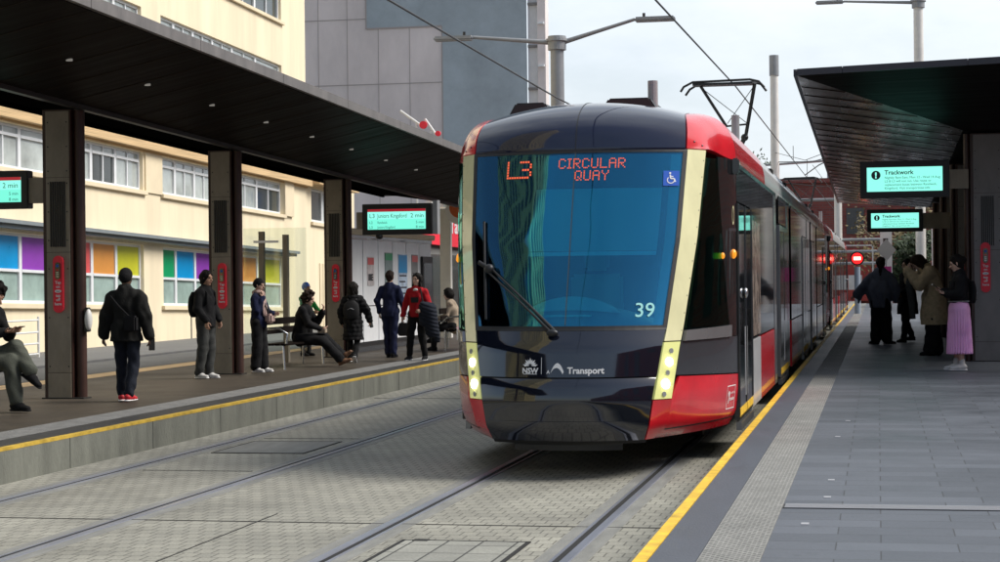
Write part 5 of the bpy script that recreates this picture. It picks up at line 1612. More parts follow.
pg.obj('collector_head', M['black'], pgo, smooth=True)
MB().box(TX - 0.7, TX + 0.7, PY + 0.9, PY + 2.4, 3.38, 3.46).obj('pantograph_base', M['t_grey'], tram)

# rear cab: the same parts turned round
mid = (TY0 + TE) / 2
for o in cab:
    c = o.copy(); C.objects.link(c); c.parent = tram
    c.rotation_euler = (0, 0, PI)
    c.location = (0, TLEN, 0)
    for ch in o.children:
        d = ch.copy(); C.objects.link(d); d.parent = c
MB().cyl((TX, TE - 0.15, 0.55), (TX, TE + 0.55, 0.55), 0.07).obj('coupler', M['tyre'], tram)
tram2 = copies(tram, (TX, TY0 + TLEN + 0.40, 0), 'second red and silver tram coupled behind the first, farther along the right platform')

# ================================================================ PEOPLE
# Each body is one continuous surface grown from a smooth-blended distance field and
# polygonised with surface nets; clothes and hair are child meshes made the same way.
class Field:
    def __init__(s, lo, hi, vox):
        s.lo = np.array(lo, float); s.vox = vox
        s.n = np.maximum(4, np.ceil((np.array(hi) - s.lo) / vox).astype(int) + 1)
        s.d = np.full(s.n, 0.12, np.float32)
    def _sub(s, plo, phi):
        i0 = np.clip(np.floor((plo - s.lo) / s.vox).astype(int), 0, s.n)
        i1 = np.clip(np.ceil((phi - s.lo) / s.vox).astype(int) + 1, 0, s.n)
        ax = [s.lo[k] + s.vox * np.arange(i0[k], i1[k]) for k in range(3)]
        return tuple(slice(i0[k], i1[k]) for k in range(3)), np.meshgrid(*ax, indexing='ij')
    def cone(s, a, b, ra, rb, k=0.03, flat=None, cut=False):
        """tapered capsule; flat=(axis vector, factor) squashes it along an axis"""
        a = np.array(a, float); b = np.array(b, float)
        m = max(ra, rb) + 0.10
        sl, (x, y, z) = s._sub(np.minimum(a, b) - m, np.maximum(a, b) + m)
        if x.size == 0: return s
        p = np.stack([x - a[0], y - a[1], z - a[2]], -1)
        ba = b - a
        f = 1.0
        if flat is not None:
            n = np.array(flat[0], float); n /= np.linalg.norm(n); f = flat[1]
            p = p + (p @ n)[..., None] * n * (1 / f - 1)
            ba = ba + (ba @ n) * n * (1 / f - 1)
        L2 = max(1e-9, ba @ ba)
        t = np.clip((p @ ba) / L2, 0, 1)
        d = np.linalg.norm(p - t[..., None] * ba, axis=-1) - (ra + (rb - ra) * t)
        d = d * (f ** 0.6 if f < 1 else 1)
        o = s.d[sl]
        if cut:
            s.d[sl] = np.maximum(o, -d)
        elif k > 0:
            h = np.clip(k - np.abs(o - d), 0, k) / k
            s.d[sl] = np.minimum(o, d) - h * h * k * 0.25
        else:
            s.d[sl] = np.minimum(o, d)
        return s
    def warp(s, fn):
        ax = [s.lo[k] + s.vox * np.arange(s.n[k]) for k in range(3)]
        x, y, z = np.meshgrid(*ax, indexing='ij')
        s.d += fn(x, y, z).astype(np.float32)
        return s
    def below(s, zc):      # keep what lies above zc
        ax = s.lo[2] + s.vox * np.arange(s.n[2])
        s.d = np.maximum(s.d, (zc - ax)[None, None, :].astype(np.float32)); return s
    def above(s, zc):
        ax = s.lo[2] + s.vox * np.arange(s.n[2])
        s.d = np.maximum(s.d, (ax - zc)[None, None, :].astype(np.float32)); return s
    def mesh(s):
        d = s.d.copy()
        d[0] = d[-1] = 0.1; d[:, 0] = d[:, -1] = 0.1; d[:, :, 0] = d[:, :, -1] = 0.1
        ins = d < 0
        c = np.zeros(tuple(np.array(d.shape) - 1), int)
        N = d.shape
        def cs(i, j, k): return (slice(i, N[0] - 1 + i), slice(j, N[1] - 1 + j), slice(k, N[2] - 1 + k))
        for i in (0, 1):
            for j in (0, 1):
                for k in (0, 1): c += ins[cs(i, j, k)]
        act = (c > 0) & (c < 8)
        idx = -np.ones(act.shape, int)
        n = int(act.sum())
        idx[act] = np.arange(n)
        I = np.argwhere(act)
        acc = np.zeros((n, 3)); cnt = np.zeros(n)
        cor = [(i, j, k) for i in (0, 1) for j in (0, 1) for k in (0, 1)]
        for a in cor:
            for ax in range(3):
                if a[ax] == 1: continue
                b = list(a); b[ax] = 1
                da = d[I[:, 0] + a[0], I[:, 1] + a[1], I[:, 2] + a[2]]
                db = d[I[:, 0] + b[0], I[:, 1] + b[1], I[:, 2] + b[2]]
                m = (da < 0) != (db < 0)
                t = np.where(m, da / np.where(m, da - db, 1), 0)
                p = np.zeros((n, 3)); p += a; p[:, ax] += t
                acc[m] += p[m]; cnt[m] += 1
        v = s.lo + (I + acc / cnt[:, None]) * s.vox
        faces = []
        for ax in range(3):
            e1, e2 = [(1, 2), (2, 0), (0, 1)][ax]
            sl0 = [slice(1, -1)] * 3; sl0[ax] = slice(0, N[ax] - 1)
            sl1 = list(sl0); sl1[ax] = slice(1, N[ax])
            A = ins[tuple(sl0)]; B = ins[tuple(sl1)]
            E_ = np.argwhere(A != B)
            if len(E_) == 0: continue
            off = np.ones(3, int); off[ax] = 0
            G = E_ + off
            u1 = np.zeros(3, int); u1[e1] = 1
            u2 = np.zeros(3, int); u2[e2] = 1
            q = [idx[tuple((G - o).T)] for o in (u1 + u2, u2, np.zeros(3, int), u1)]
            q = np.stack(q, 1)
            fl = A[tuple(E_.T)]
            q[~fl] = q[~fl][:, ::-1]
            faces.append(q)
        f = np.concatenate(faces)
        return v, f
    def obj(s, name, m, parent, xf):
        v, f = s.mesh()
        v = v @ xf[0].T + xf[1]
        me = bpy.data.meshes.new(name)
        me.vertices.add(len(v)); me.vertices.foreach_set('co', v.astype(np.float32).ravel())
        me.loops.add(len(f) * 4); me.loops.foreach_set('vertex_index', f.astype(np.int32).ravel())
        me.polygons.add(len(f))
        me.polygons.foreach_set('loop_start', np.arange(0, len(f) * 4, 4, dtype=np.int32))
        me.polygons.foreach_set('use_smooth', np.ones(len(f), bool))
        me.update(calc_edges=True)
        o = bpy.data.objects.new(name, me)
        C.objects.link(o)
        me.materials.append(m)
        o.parent = parent
        return o

FB = np.array([0, 1.0, 0])
BASE = dict(pelvis=(0, 0, 0.95), waist=(0, 0, 1.10), chest=(0, 0, 1.28), top=(0, 0.005, 1.39), neck=(0, 0.01, 1.49), head=(0, -0.015, 1.635), look=(0, -1, 0),
            hipL=(0.09, 0, 0.92), kneeL=(0.10, -0.01, 0.50), ankL=(0.10, 0.03, 0.09), hipR=(-0.09, 0, 0.92), kneeR=(-0.10, -0.01, 0.50), ankR=(-0.10, 0.03, 0.09),
            shL=(0.168, 0.0, 1.385), elL=(0.235, 0.03, 1.12), wrL=(0.245, -0.03, 0.90), shR=(-0.168, 0, 1.385), elR=(-0.235, 0.03, 1.12), wrR=(-0.245, -0.03, 0.90),
            hdL=(0.0, -0.15, -1), hdR=(0.0, -0.15, -1), pnL=(-1, 0, 0), pnR=(1, 0, 0), ftL=(0.12, -1, 0), ftR=(-0.12, -1, 0), curl=0.5)
def nrm(v):
    v = np.array(v, float); return v / max(1e-9, np.linalg.norm(v))
def lerp(a, b, t): return np.array(a) * (1 - t) + np.array(b) * t

def person(label, loc, h, heading, pose=None, top=None, legs=None, shoes=None, hair=None, skin='skin', vox=0.0095, extras=None, bulk=1.0, eyes=True, base_z=None):
    J = {k: (np.array(v, float) if not isinstance(v, float) else v) for k, v in BASE.items()}
    if pose:
        for k, v in pose.items(): J[k] = np.array(v, float) if not isinstance(v, float) else v
    t = thing('person', label, 'person', loc)
    sc = h / 1.75
    ch, sh = math.cos(heading), math.sin(heading)
    Rm = np.array([[ch, -sh, 0], [sh, ch, 0], [0, 0, 1]]) * sc
    xf = (Rm, np.zeros(3))
    P = np.array([v for k, v in J.items() if isinstance(v, np.ndarray) and k not in ('look', 'hdL', 'hdR', 'pnL', 'pnR', 'ftL', 'ftR')])
    lo = P.min(0) - 0.32; hi = P.max(0) + 0.32
    lo[2] = max(P[:, 2].min() - 0.13, -0.02)
    if lo[2] > P[:, 2].min() - 0.13: lo[2] = -0.03
    hi[2] = P[:, 2].max() + 0.20
    look = nrm(J['look']); H = J['head']
    upv = nrm(H - J['neck']); upv = nrm(upv - look * (upv @ look) * 0.5)
    side = nrm(np.cross(look, upv)); 
    # ---------------- body
    F = Field(lo, hi, vox)
    b = bulk
    F.cone(J['hipL'], J['hipR'], .085 * b, .085 * b, .03, (FB, .95)).cone(J['pelvis'], J['waist'], .125 * b, .115 * b, .04, (FB, .74))
    F.cone(J['waist'], J['chest'], .115 * b, .135 * b, .04, (FB, .70)).cone(J['chest'], J['top'], .135 * b, .10 * b, .04, (FB, .68))
    F.cone(J['top'], J['neck'], .065, .052, .04).cone(J['neck'], lerp(J['neck'], H, .55), .052, .05, .02)
    F.cone(H + upv * .035 + look * -.012, H - upv * .01, .086, .078, .02, (side, .88))
    F.cone(H - upv * .035 + look * .018, H - upv * .085 + look * .045, .062, .036, .035, (side, .95))
    F.cone(H + look * .085 + upv * .005, H + look * .106 - upv * .028, .008, .014, .012)
    F.cone(H + look * .083 - upv * .058 + side * .018, H + look * .083 - upv * .058 - side * .018, .009, .009, .008)
    F.cone(H + look * .07 + upv * .028 + side * .04, H + look * .07 + upv * .028 - side * .04, .016, .016, .015)
    for s_ in (-1, 1):
        F.cone(H + side * .078 * s_ + upv * .012 - look * .005, H + side * .078 * s_ - upv * .022, .018, .012, .005, (side, .5))
    for q in 'LR':
        s_, e_, w_ = J['sh' + q], J['el' + q], J['wr' + q]
        F.cone(J['top'], s_, .07, .058, .04).cone(s_, e_, .052 * b, .040, .03).cone(e_, lerp(e_, w_, .35), .041, .040, .02).cone(lerp(e_, w_, .35), w_, .040, .026, .02)
        h_, k_, a_ = J['hip' + q], J['knee' + q], J['ank' + q]
        F.cone(h_, k_, .088 * b, .056, .035).cone(k_, lerp(k_, a_, .3), .056, .056, .02).cone(lerp(k_, a_, .3), a_, .056, .036, .02)
        ft = nrm(J['ft' + q])
        dnf = nrm(np.array([0, 0, -1.0]) + ft * ft[2])
        F.cone(a_ - ft * .025 + dnf * .035, a_ + ft * .125 + dnf * .05, .034, .024, .02)
        # hand
        hd = nrm(J['hd' + q]); pn = nrm(J['pn' + q]); pn = nrm(pn - hd * (pn @ hd)); lat = np.cross(hd, pn)
        pe = w_ + hd * .085
        F.cone(w_ + hd * .01, pe, .030, .038, .015, (pn, .42))
        cu = J['curl']
        for i, ln in enumerate((.068, .078, .074, .058)):
            b0 = pe + lat * (.029 - .0193 * i) - hd * .008
            d1 = nrm(hd + pn * cu * .8); b1 = b0 + d1 * ln * .55
            d2 = nrm(hd + pn * cu * 2.2); b2 = b1 + d2 * ln * .5
            F.cone(b0, b1, .0092, .0085, .004).cone(b1, b2, .0085, .0072, .003)
        tb = w_ + hd * .025 + lat * .024 + pn * .006
        t1 = tb + nrm(lat * .9 + hd * .9 + pn * .4) * .042
        F.cone(tb, t1, .012, .010, .008).cone(t1, t1 + nrm(hd + pn * cu + lat * .2) * .032, .010, .008, .004)
    F.obj('body', M[skin], t, xf)
    if eyes:
        e = MB()
        for s_ in (-1, 1):
            c = (H + look * .079 + upv * .008 + side * .031 * s_)
            c2 = (H + look * .074 + upv * .034 + side * .033 * s_)
            c = Rm @ c; c2 = Rm @ c2
            lk = Rm @ look / sc; sd = Rm @ side / sc
            e.ball(tuple(c), .0095 * sc, 5)
            e.tube([tuple(c2 - sd * .018 * sc + lk * .004), tuple(c2 + lk * .012 * sc), tuple(c2 + sd * .018 * sc + lk * .004)], .0035, n=5)
        o = e.obj('eyes', M['eye'], None)
        o.parent = t
        m_ = MB(); a1 = Rm @ (H + look * .0915 - upv * .057 + side * .02); a2 = Rm @ (H + look * .0935 - upv * .057); a3 = Rm @ (H + look * .0915 - upv * .057 - side * .02)
        m_.tube([tuple(a1), tuple(a2), tuple(a3)], .0045 * sc, n=5)
        o = m_.obj('mouth', M['lips'], None); o.parent = t
    # ---------------- legs
    def fold(amp, ph=0.0, fz=21, fx=15):
        return lambda x, y, z: amp * (np.sin(fz * z + 3.1 * np.sin(fx * x + ph) + 2.3 * np.sin(11 * y + ph * 2)) * 0.6 + np.sin(47 * x + 31 * y + 2 * np.sin(17 * z + ph)) * 0.4)
    if legs:
        F = Field(lo, hi, vox * 1.1)
        kind = legs.get('kind', 'trousers')
        if kind == 'trousers':
            r0, r1, r2 = legs.get('r', (.105, .08, .062))
            F.cone(J['hipL'] + [0, 0, .02], J['hipR'] + [0, 0, .02], .108 * b, .108 * b, .03, (FB, .95)).cone(J['pelvis'], lerp(J['pelvis'], J['waist'], .6), .135 * b, .128 * b, .03, (FB, .78))
            for q in 'LR':
                h_, k_, a_ = J['hip' + q], J['knee' + q], J['ank' + q]
                e_ = lerp(k_, a_, legs.get('len', .93))
                F.cone(h_, k_, r0 * b, r1, .03).cone(k_, e_, r1, r2, .02)
            F.warp(fold(.008, 1.0, 30, 19))
        else:
            z0 = legs['hem']; rb = legs['r']
            c0 = J['pelvis'] + [0, 0, .10]; c1 = np.array([(J['hipL'][0] + J['hipR'][0]) / 2 + legs.get('dx', 0), legs.get('dy', 0), z0])
            F.cone(c0, J['pelvis'] - [0, 0, .02], .135, .165, .03, (FB, .92)).cone(J['pelvis'] - [0, 0, .02], c1, .165, rb, .03, (FB, legs.get('flat', .8)))
            F.cone(J['hipL'] + [0, 0, .03], J['hipR'] + [0, 0, .03], .12, .12, .04).cone(J['hipL'], J['hipL'] - [0, 0, .3], .12, .11, .04).cone(J['hipR'], J['hipR'] - [0, 0, .3], .12, .11, .04)
            F.below(z0)
            np_ = legs.get('pleats', 0)
            if np_:
                cx, cy = c0[0], c0[1]
                F.warp(lambda x, y, z: .013 * np.sin(np_ * np.arctan2(y - cy, x - cx)) * np.clip((1.0 - z) * 3, 0, 1))
        F.obj('trousers' if kind == 'trousers' else 'skirt', M[legs['mat']], t, xf)
    # ---------------- upper clothing (a list of layers)
    for tp in (top or []):
        F = Field(lo, hi, vox * 1.1)
        th = tp.get('th', .022); hem = tp.get('hem', .86); sr = tp.get('sleeve', (.068, .058, .046)); fl = tp.get('flare', 0.0)
        kind = tp.get('kind', 'jacket')
        if kind == 'jacket':
            F.cone(J['waist'], J['chest'], .122 * b + th, .140 * b + th, .04, (FB, .76)).cone(J['chest'], J['top'], .140 * b + th, .095 * b + th, .04, (FB, .74))
            F.cone(J['pelvis'], J['waist'], .136 * b + th + fl * .4, .122 * b + th, .04, (FB, .80))
            dn = nrm(J['pelvis'] - J['waist'])
            if tp.get('sit'): pass
            elif hem < .9:
                e_ = J['pelvis'] + np.array([0, 0, hem - J['pelvis'][2]]) + np.array(tp.get('hemoff', (0, 0, 0)))
                F.cone(J['pelvis'], e_, .138 * b + th + fl * .4, .138 * b + th + fl, .03, (FB, tp.get('hemflat', .84)))
            F.cone(J['top'], J['neck'] - [0, 0, .01], .078 + th, tp.get('collar', .052) + th * .8, .03)
            for q in 'LR':
                s_, e_, w_ = J['sh' + q], J['el' + q], J['wr' + q]
                F.cone(J['top'], s_, .070 + th * .5, sr[0] * b * .86, .05)
                F.cone(J['neck'] - np.array([0, 0, .02]), s_, .045 + th * .5, sr[0] * b * .62, .05)
                F.cone(s_, e_, sr[0] * b * .86, sr[1], .04).cone(e_, lerp(e_, w_, tp.get('slen', .97)), sr[1], sr[2], .02)
            if tp.get('hood'):
                F.cone(J['neck'] - look * .075 + side * .05 - np.array([0, 0, .04]), J['neck'] - look * .075 - side * .05 - np.array([0, 0, .04]), .045, .045, .03).cone(J['neck'] - look * .08 - np.array([0, 0, .04]), J['top'] - look * .10 - np.array([0, 0, .06]), .045, .03, .03)
            if tp.get('puff'):
                F.warp(lambda x, y, z: -.011 * np.abs(np.sin(z * PI / .095)) + .006)
            F.warp(fold(tp.get('fold', .011), 2.0, 17, 13))
            if not tp.get('sit'): F.below(hem)
            if tp.get('zmax'): F.above(tp['zmax'])
        elif kind == 'cape':
            F.cone(J['neck'] - [0, 0, .02], J['top'], .075, .13, .04, (FB, .8))
            F.cone(J['top'], J['waist'] - [0, 0, .02], .18, .26, .05, (FB, .62)).cone(J['waist'], (0.02, 0, .82), .24, .20, .05, (FB, .7))
            for q in 'LR':
                s_, e_, w_ = J['sh' + q], J['el' + q], J['wr' + q]
                F.cone(s_, e_, .08, .085, .05).cone(e_, lerp(e_, w_, .85), .085, .075, .05)
                F.cone(lerp(e_, w_, .3), lerp(e_, w_, .6) - np.array([0, 0, .22]), .05, .035, .09, (FB, .6))
                F.cone(lerp(s_, e_, .5), lerp(J['waist'], e_, .5) - np.array([0, 0, .12]), .08, .06, .1, (FB, .6))
            F.warp(lambda x, y, z: .012 * np.sin(9 * np.arctan2(y, x) + 3 * np.sin(6 * z)) * np.clip((1.35 - z) * 2, 0, 1))
            F.warp(fold(.006))
            F.below(tp.get('hem', .74))
        elif kind == 'scarf':
            F.cone(J['neck'] + look * .03 + side * .05, J['neck'] + look * .03 - side * .05, .06, .06, .03).cone(J['neck'] - look * .05, J['neck'] + look * .04, .062, .062, .03)
            a_ = J['neck'] + look * .10 + side * .04
            F.cone(a_, a_ + np.array([0, 0, -.38]) + look * .05, .045, .05, .03, (look, .5)).cone(a_ - side * .08, a_ - side * .1 + np.array([0, 0, -.42]) + look * .05, .04, .05, .03, (look, .5))
            F.warp(fold(.008, .5, 40, 30))
        F.obj(tp.get('name', 'jacket'), M[tp['mat']], t, xf)
    # ---------------- shoes
    if shoes:
        for q in 'LR':
            a_ = J['ank' + q]; ft = nrm(J['ft' + q]); dn = nrm(np.array([0, 0, -1.0]) + ft * ft[2])
            lo2 = a_ - .24; hi2 = a_ + .24
            F = Field(lo2, hi2, vox * .9)
            hi_ = shoes.get('high', .03)
            F.cone(a_ - ft * .035 + dn * .035, a_ + ft * .06 + dn * .04, .046, .046, .02, (dn, .95)).cone(a_ + ft * .05 + dn * .045, a_ + ft * .155 + dn * .058, .047, .036, .02, (dn, .8))
            F.cone(a_ + dn * .03, a_ - dn * hi_, .046, .046, .02)
            o = F.obj('shoe', M[shoes['mat']], t, xf)
            F = Field(lo2, hi2, vox * .8)
            F.cone(a_ - ft * .045 + dn * .078, a_ + ft * .06 + dn * .078, .046, .043, .0, (dn, .30)).cone(a_ + ft * .06 + dn * .078, a_ + ft * .165 + dn * .078, .043, .038, .0, (dn, .30))
            o2 = F.obj('sole', M[shoes.get('sole', 'white')], None, xf); o2.parent = o
    # ---------------- hair
    if hair:
        F = Field(H - .42, H + .26, vox * .95)
        F.d[:] = .12
        k = hair['kind']
        cb = H - look * .018 + upv * .045
        if k == 'cap':
            F.cone(cb, cb - upv * .02 - look * .01, .098, .098, .01, (side, .90))
            F.cone(cb + look * .085 - upv * .0, cb + look * .15 - upv * .012, .055, .045, .01, (upv, .18)) if hair.get('brim') else None
        else:
            v = hair.get('vol', .006)
            F.cone(cb, cb - look * .012 - upv * .03, .092 + v, .090 + v, .02, (side, .92))
            F.cone(cb - look * .035 - upv * .03, H - look * .055 - upv * .05, .070 + v * .6, .048 + v * .5, .03)
            if k == 'curly':
                rr = random.Random(5)
                for _ in range(46):
                    a1, a2 = rr.uniform(0, 2 * PI), rr.uniform(-.25, 1.3)
                    dvec = side * math.cos(a1) * math.cos(a2) + look * math.sin(a1) * math.cos(a2) + upv * math.sin(a2)
                    if dvec @ look > .55 and a2 < .5: continue
                    c = cb - look * .01 + dvec * (.098 + rr.uniform(0, .02)); F.cone(c, c, .026, .026, .01)
            if k == 'bob':
                for s_ in (-1, 1): F.cone(cb + side * .07 * s_ - look * .01, H + side * .08 * s_ - upv * .11 - look * .02, .05, .045, .04)
                F.cone(cb - look * .06, H - look * .07 - upv * .12, .07, .06, .04)
            if k == 'long':
                for s_ in (-1, 1):
                    F.cone(cb + side * .065 * s_ - look * .01, H + side * .078 * s_ - upv * .14 - look * .01, .042, .035, .03).cone(H + side * .078 * s_ - upv * .14 - look * .01, H + side * .10 * s_ - upv * .30 + look * .03, .035, .03, .03)
                F.cone(cb - look * .06, H - look * .08 - upv * .30, .075, .06, .04)
            if k == 'tied':
                F.cone(cb - look * .07, cb - look * .11 - upv * .02, .05, .045, .02)
            if k == 'pony':
                F.cone(cb - look * .08, cb - look * .10 - upv * .08, .04, .045, .02).cone(cb - look * .10 - upv * .08, cb - look * .09 - upv * .28, .045, .02, .02)
            # open the face
            if k not in ('back',):
                F.cone(H + look * .125 - upv * .075, H + look * .115 + upv * .012, .095, .075, .0, (side, 1.0), cut=True)
            F.warp(fold(.008, .3, 48, 62))
        F.obj('cap' if k == 'cap' else 'hair', M[hair['mat']], t, xf)
    # world position of a local joint, for the things the figure holds
    def W(p):
        v = Rm @ np.array(p, float); return Vector((loc[0] + v[0], loc[1] + v[1], loc[2] + v[2]))
    t_pos = {k: (W(v) if isinstance(v, np.ndarray) else v) for k, v in J.items()}
    return t, t_pos, W

skin_kw = dict(rough=0.55, spec=0.35, var=0.08, vscale=12)
M['skin'] = mat('light_brown_skin', (0.42, 0.24, 0.16), **skin_kw)
M['skin_pale'] = mat('pale_skin', (0.56, 0.36, 0.27), **skin_kw)
M['skin_dark'] = mat('dark_brown_skin', (0.13, 0.07, 0.045), **skin_kw)
M['eye'] = mat('dark_eyes_and_brows', (0.012, 0.009, 0.008), 0.4)
M['lips'] = mat('lips', (0.30, 0.09, 0.08), 0.5)
M['hair'] = mat('black_hair', (0.008, 0.006, 0.005), 0.75, spec=0.2, bump=0.5, bscale=90)
M['hair_brown'] = mat('dark_brown_hair', (0.022, 0.012, 0.008), 0.75, spec=0.2, bump=0.5, bscale=90)
cl = dict(rough=0.9, spec=0.2, bump=0.35, bscale=70, var=0.18, vscale=7)
M['c_black'] = mat('black_cloth', (0.011, 0.011, 0.012), **cl)
M['c_dark'] = mat('charcoal_cloth', (0.026, 0.026, 0.027), **cl)
M['c_coat'] = mat('dark_waxed_coat', (0.014, 0.014, 0.013), **cl)
M['c_grey'] = mat('grey_trousers', (0.050, 0.052, 0.050), **cl)
M['c_olive'] = mat('grey_green_trousers', (0.085, 0.092, 0.075), **cl)
M['c_navy'] = mat('navy_suit_cloth', (0.013, 0.017, 0.048), **cl)
M['c_denim'] = mat('dark_denim', (0.016, 0.019, 0.028), **cl)
M['c_red'] = mat('red_sweater', (0.36, 0.012, 0.018), **cl)
M['c_pink'] = mat('pink_pleated_cloth', (0.85, 0.45, 0.76), rough=0.75, spec=0.3, var=0.06)
M['c_fur'] = mat('tan_teddy_fur', (0.55, 0.43, 0.27), rough=1.0, spec=0.1, bump=1.0, bscale=110, var=0.25, vscale=16)
M['c_cape'] = mat('slate_wool_cape', (0.13, 0.14, 0.18), **cl)
M['c_green'] = mat('green_jacket', (0.02, 0.22, 0.05), **cl)
M['c_beige'] = mat('beige_jumper', (0.34, 0.27, 0.20), **cl)
M['c_white'] = mat('white_cotton', (0.6, 0.6, 0.58), **cl)
M['c_scarf'] = mat('pale_pink_scarf', (0.42, 0.30, 0.27), **cl)
M['c_shoe_red'] = mat('red_trainers', (0.50, 0.01, 0.02), 0.6)
M['c_shoe_white'] = mat('white_trainers', (0.55, 0.54, 0.52), 0.6)
M['c_shoe_tan'] = mat('tan_boots', (0.17, 0.085, 0.045), 0.6)
M['gold'] = mat('brass_trim', (0.45, 0.25, 0.04), 0.35, metal=0.6)
M['black_sole'] = M['black']
def rubber(o, name, label, cat): return tag(o, label, cat)

PZ = 0.306
# 1 man in the cap walking away
t, J, W = person('man in a black cap, dark coat and red trainers walking away, phone in hand', (-8.78, 20.7, PZ), 1.57, PI,
    dict(kneeL=(0.10, -0.06, 0.50), ankL=(0.10, -0.08, 0.09), kneeR=(-0.095, -0.02, 0.50), ankR=(-0.07, 0.10, 0.10), shL=(.195, 0, 1.375), shR=(-.195, 0, 1.375),
         elL=(.275, .02, 1.13), elR=(-.275, .03, 1.13), wrL=(.33, -.02, .88), wrR=(-.32, -.02, .87), look=(-.08, -1, -.05), hdL=(.1, -.1, -1), hdR=(0, -.1, -1)),
    top=[dict(mat='c_coat', hem=.80, flare=.045, th=.040, sleeve=(.105, .092, .072), collar=.066, fold=.012, name='coat')],
    legs=dict(mat='c_denim', r=(.10, .076, .068), len=.95), shoes=dict(mat='c_shoe_red'), hair=dict(kind='cap', mat='c_black'), skin='skin_dark', eyes=False)
sb_ = MB()
a = W((.15, .16, 1.40)); b2 = W((-.13, .19, 1.12)); c_ = W((-.19, .17, 1.02))
sb_.tube([a, W((0.02, .205, 1.27)), b2, c_], .012)
bag = thing('shoulder_bag', 'small black shoulder bag on the back hip of the man in the cap', 'bag', tuple(W((-.15, .19, 1.0))))
sb_.obj('strap', M['c_black'], bag)
p0, p1 = W((-.24, .15, .93)), W((-.06, .26, 1.14))
MB().box(min(p0.x, p1.x), max(p0.x, p1.x), min(p0.y, p1.y), max(p0.y, p1.y), p0.z, p1.z).obj('pouch', M['c_black'], bag, bevel=.02, smooth=True)
def phone(cx, cy, cz_, label, rz=0, tilt=0.0, s=1.0):
    v = MB().box(-.036 * s, .036 * s, -.005, .005, -.075 * s, .075 * s)
    mt = Matrix.Translation((cx, cy, cz_)) @ Matrix.Rotation(rz, 4, 'Z') @ Matrix.Rotation(tilt, 4, 'X')
    v.v = [tuple(mt @ Vector(p)) for p in v.v]
    return tag(v.obj('phone', M['black_gloss'], origin=(cx, cy, cz_), bevel=.003), label, 'phone')
h_ = W((.385, -.04, .83)); 
phone(*W((-.36, -.03, .80)), 'black phone held low by the man in the cap')  if False else phone(W((-.345, -.03, .755)).x, W((-.345, -.03, .755)).y, W((-.345, -.03, .755)).z, 'black phone held low by the man in the cap', .4, .25)

# 2 man with rucksack, standing in profile, looking right
t, J, W = person('young man with dark hair, black hoodie and rucksack standing at the second column', (-9.70, 25.8, PZ), 1.57, R(78),
    dict(look=(0, -1, .02), kneeL=(.09, -.03, .5), ankL=(.08, .0, .09), kneeR=(-.09, .0, .5), ankR=(-.10, .07, .09), elL=(.21, -.02, 1.14), wrL=(.17, -.16, .95), elR=(-.23, .02, 1.14), wrR=(-.2, -.14, .94), head=(0, -.03, 1.63)),
    top=[dict(mat='c_black', hem=.84, th=.034, sleeve=(.082, .070, .055), hood=True, name='hoodie')],
    legs=dict(mat='c_grey', r=(.11, .088, .075), len=.96), shoes=dict(mat='c_shoe_white'), hair=dict(kind='short', mat='hair', vol=.012), skin='skin')
def rucksack(W, label, sx=.15, z0=1.0, z1=1.42, y0=.12, y1=.29, m='c_black'):
    r_ = thing('rucksack', label, 'bag', tuple(W((0, (y0 + y1) / 2, z0))))
    q = MB()
    n = 10
    secs = []
    for k in range(n + 1):
        u = k / n
        w_ = sx * (0.80 + .28 * math.sin(PI * u ** .9)) * (1 if u < .9 else .8)
        d_ = y0 + (y1 - y0) * (0.65 + .35 * math.sin(PI * min(1, (1 - u) * .75 + .1)))
        if k in (0, n): w_ *= .75
        secs.append([(w_ * math.cos(a_) if abs(math.cos(a_)) > .01 else 0, (y0 + d_) / 2 + (d_ - y0) / 2 * math.sin(a_), z0 + (z1 - z0) * u) for a_ in [2 * PI * i / 16 for i in range(16)]])
    v = [tuple(W(p)) for s_ in secs for p in s_]
    f = [(k * 16 + i, k * 16 + (i + 1) % 16, (k + 1) * 16 + (i + 1) % 16, (k + 1) * 16 + i) for k in range(n) for i in range(16)]
    f += [tuple(range(15, -1, -1)), tuple(range(n * 16, n * 16 + 16))]
    q.add(v, f).obj('pack', M[m], r_, smooth=True)
    q = MB(); q.tube([W((-.07, y1 - .01, z1 - .2)), W((0, y1 + .008, z1 - .17)), W((.07, y1 - .01, z1 - .2))], .006)
    q.obj('zip', M['galv'], r_)
    for s_ in (-1, 1):
        MB().tube([W((s_ * .09, y0 + .01, z1)), W((s_ * .11, .02, z1 + .08)), W((s_ * .12, -.11, z1 - .02)), W((s_ * .13, -.11, z1 - .2)), W((s_ * .14, .06, z1 - .32))], .016).obj('shoulder_strap', M[m], r_, smooth=True)
    return r_
rucksack(W, 'black rucksack worn by the young man at the second column')

# 3 woman with scarf behind the second column, head bent over a phone
t, J, W = person('woman in a dark beanie and pale scarf standing behind the second column', (-9.50, 27.6, PZ), 1.45, R(85),
    dict(look=(.0, -1, -.12), elR=(-.2, -.04, 1.16), wrR=(-.10, -.13, 1.40), hdR=(.1, .0, 1), pnR=(0, 1, 0), elL=(.2, -.08, 1.13), wrL=(.1, -.26, 1.1), hdL=(0, -1, 0), kneeL=(.1, -.03, .5), ankL=(.09, -.05, .09)),
    top=[dict(mat='c_navy', hem=.84, th=.034, sleeve=(.082, .070, .055)), dict(kind='scarf', mat='c_scarf', name='scarf')],
    legs=dict(mat='c_black', r=(.11, .10, .10), len=.92), shoes=dict(mat='c_shoe_white'), hair=dict(kind='cap', mat='c_black'), skin='skin_pale')
hb = thing('handbag', 'woven pale handbag at the waist of the woman in the scarf', 'bag', tuple(W((0, -.2, .9))))
p0, p1 = W((-.10, -.30, .92)), W((.14, -.14, 1.10))
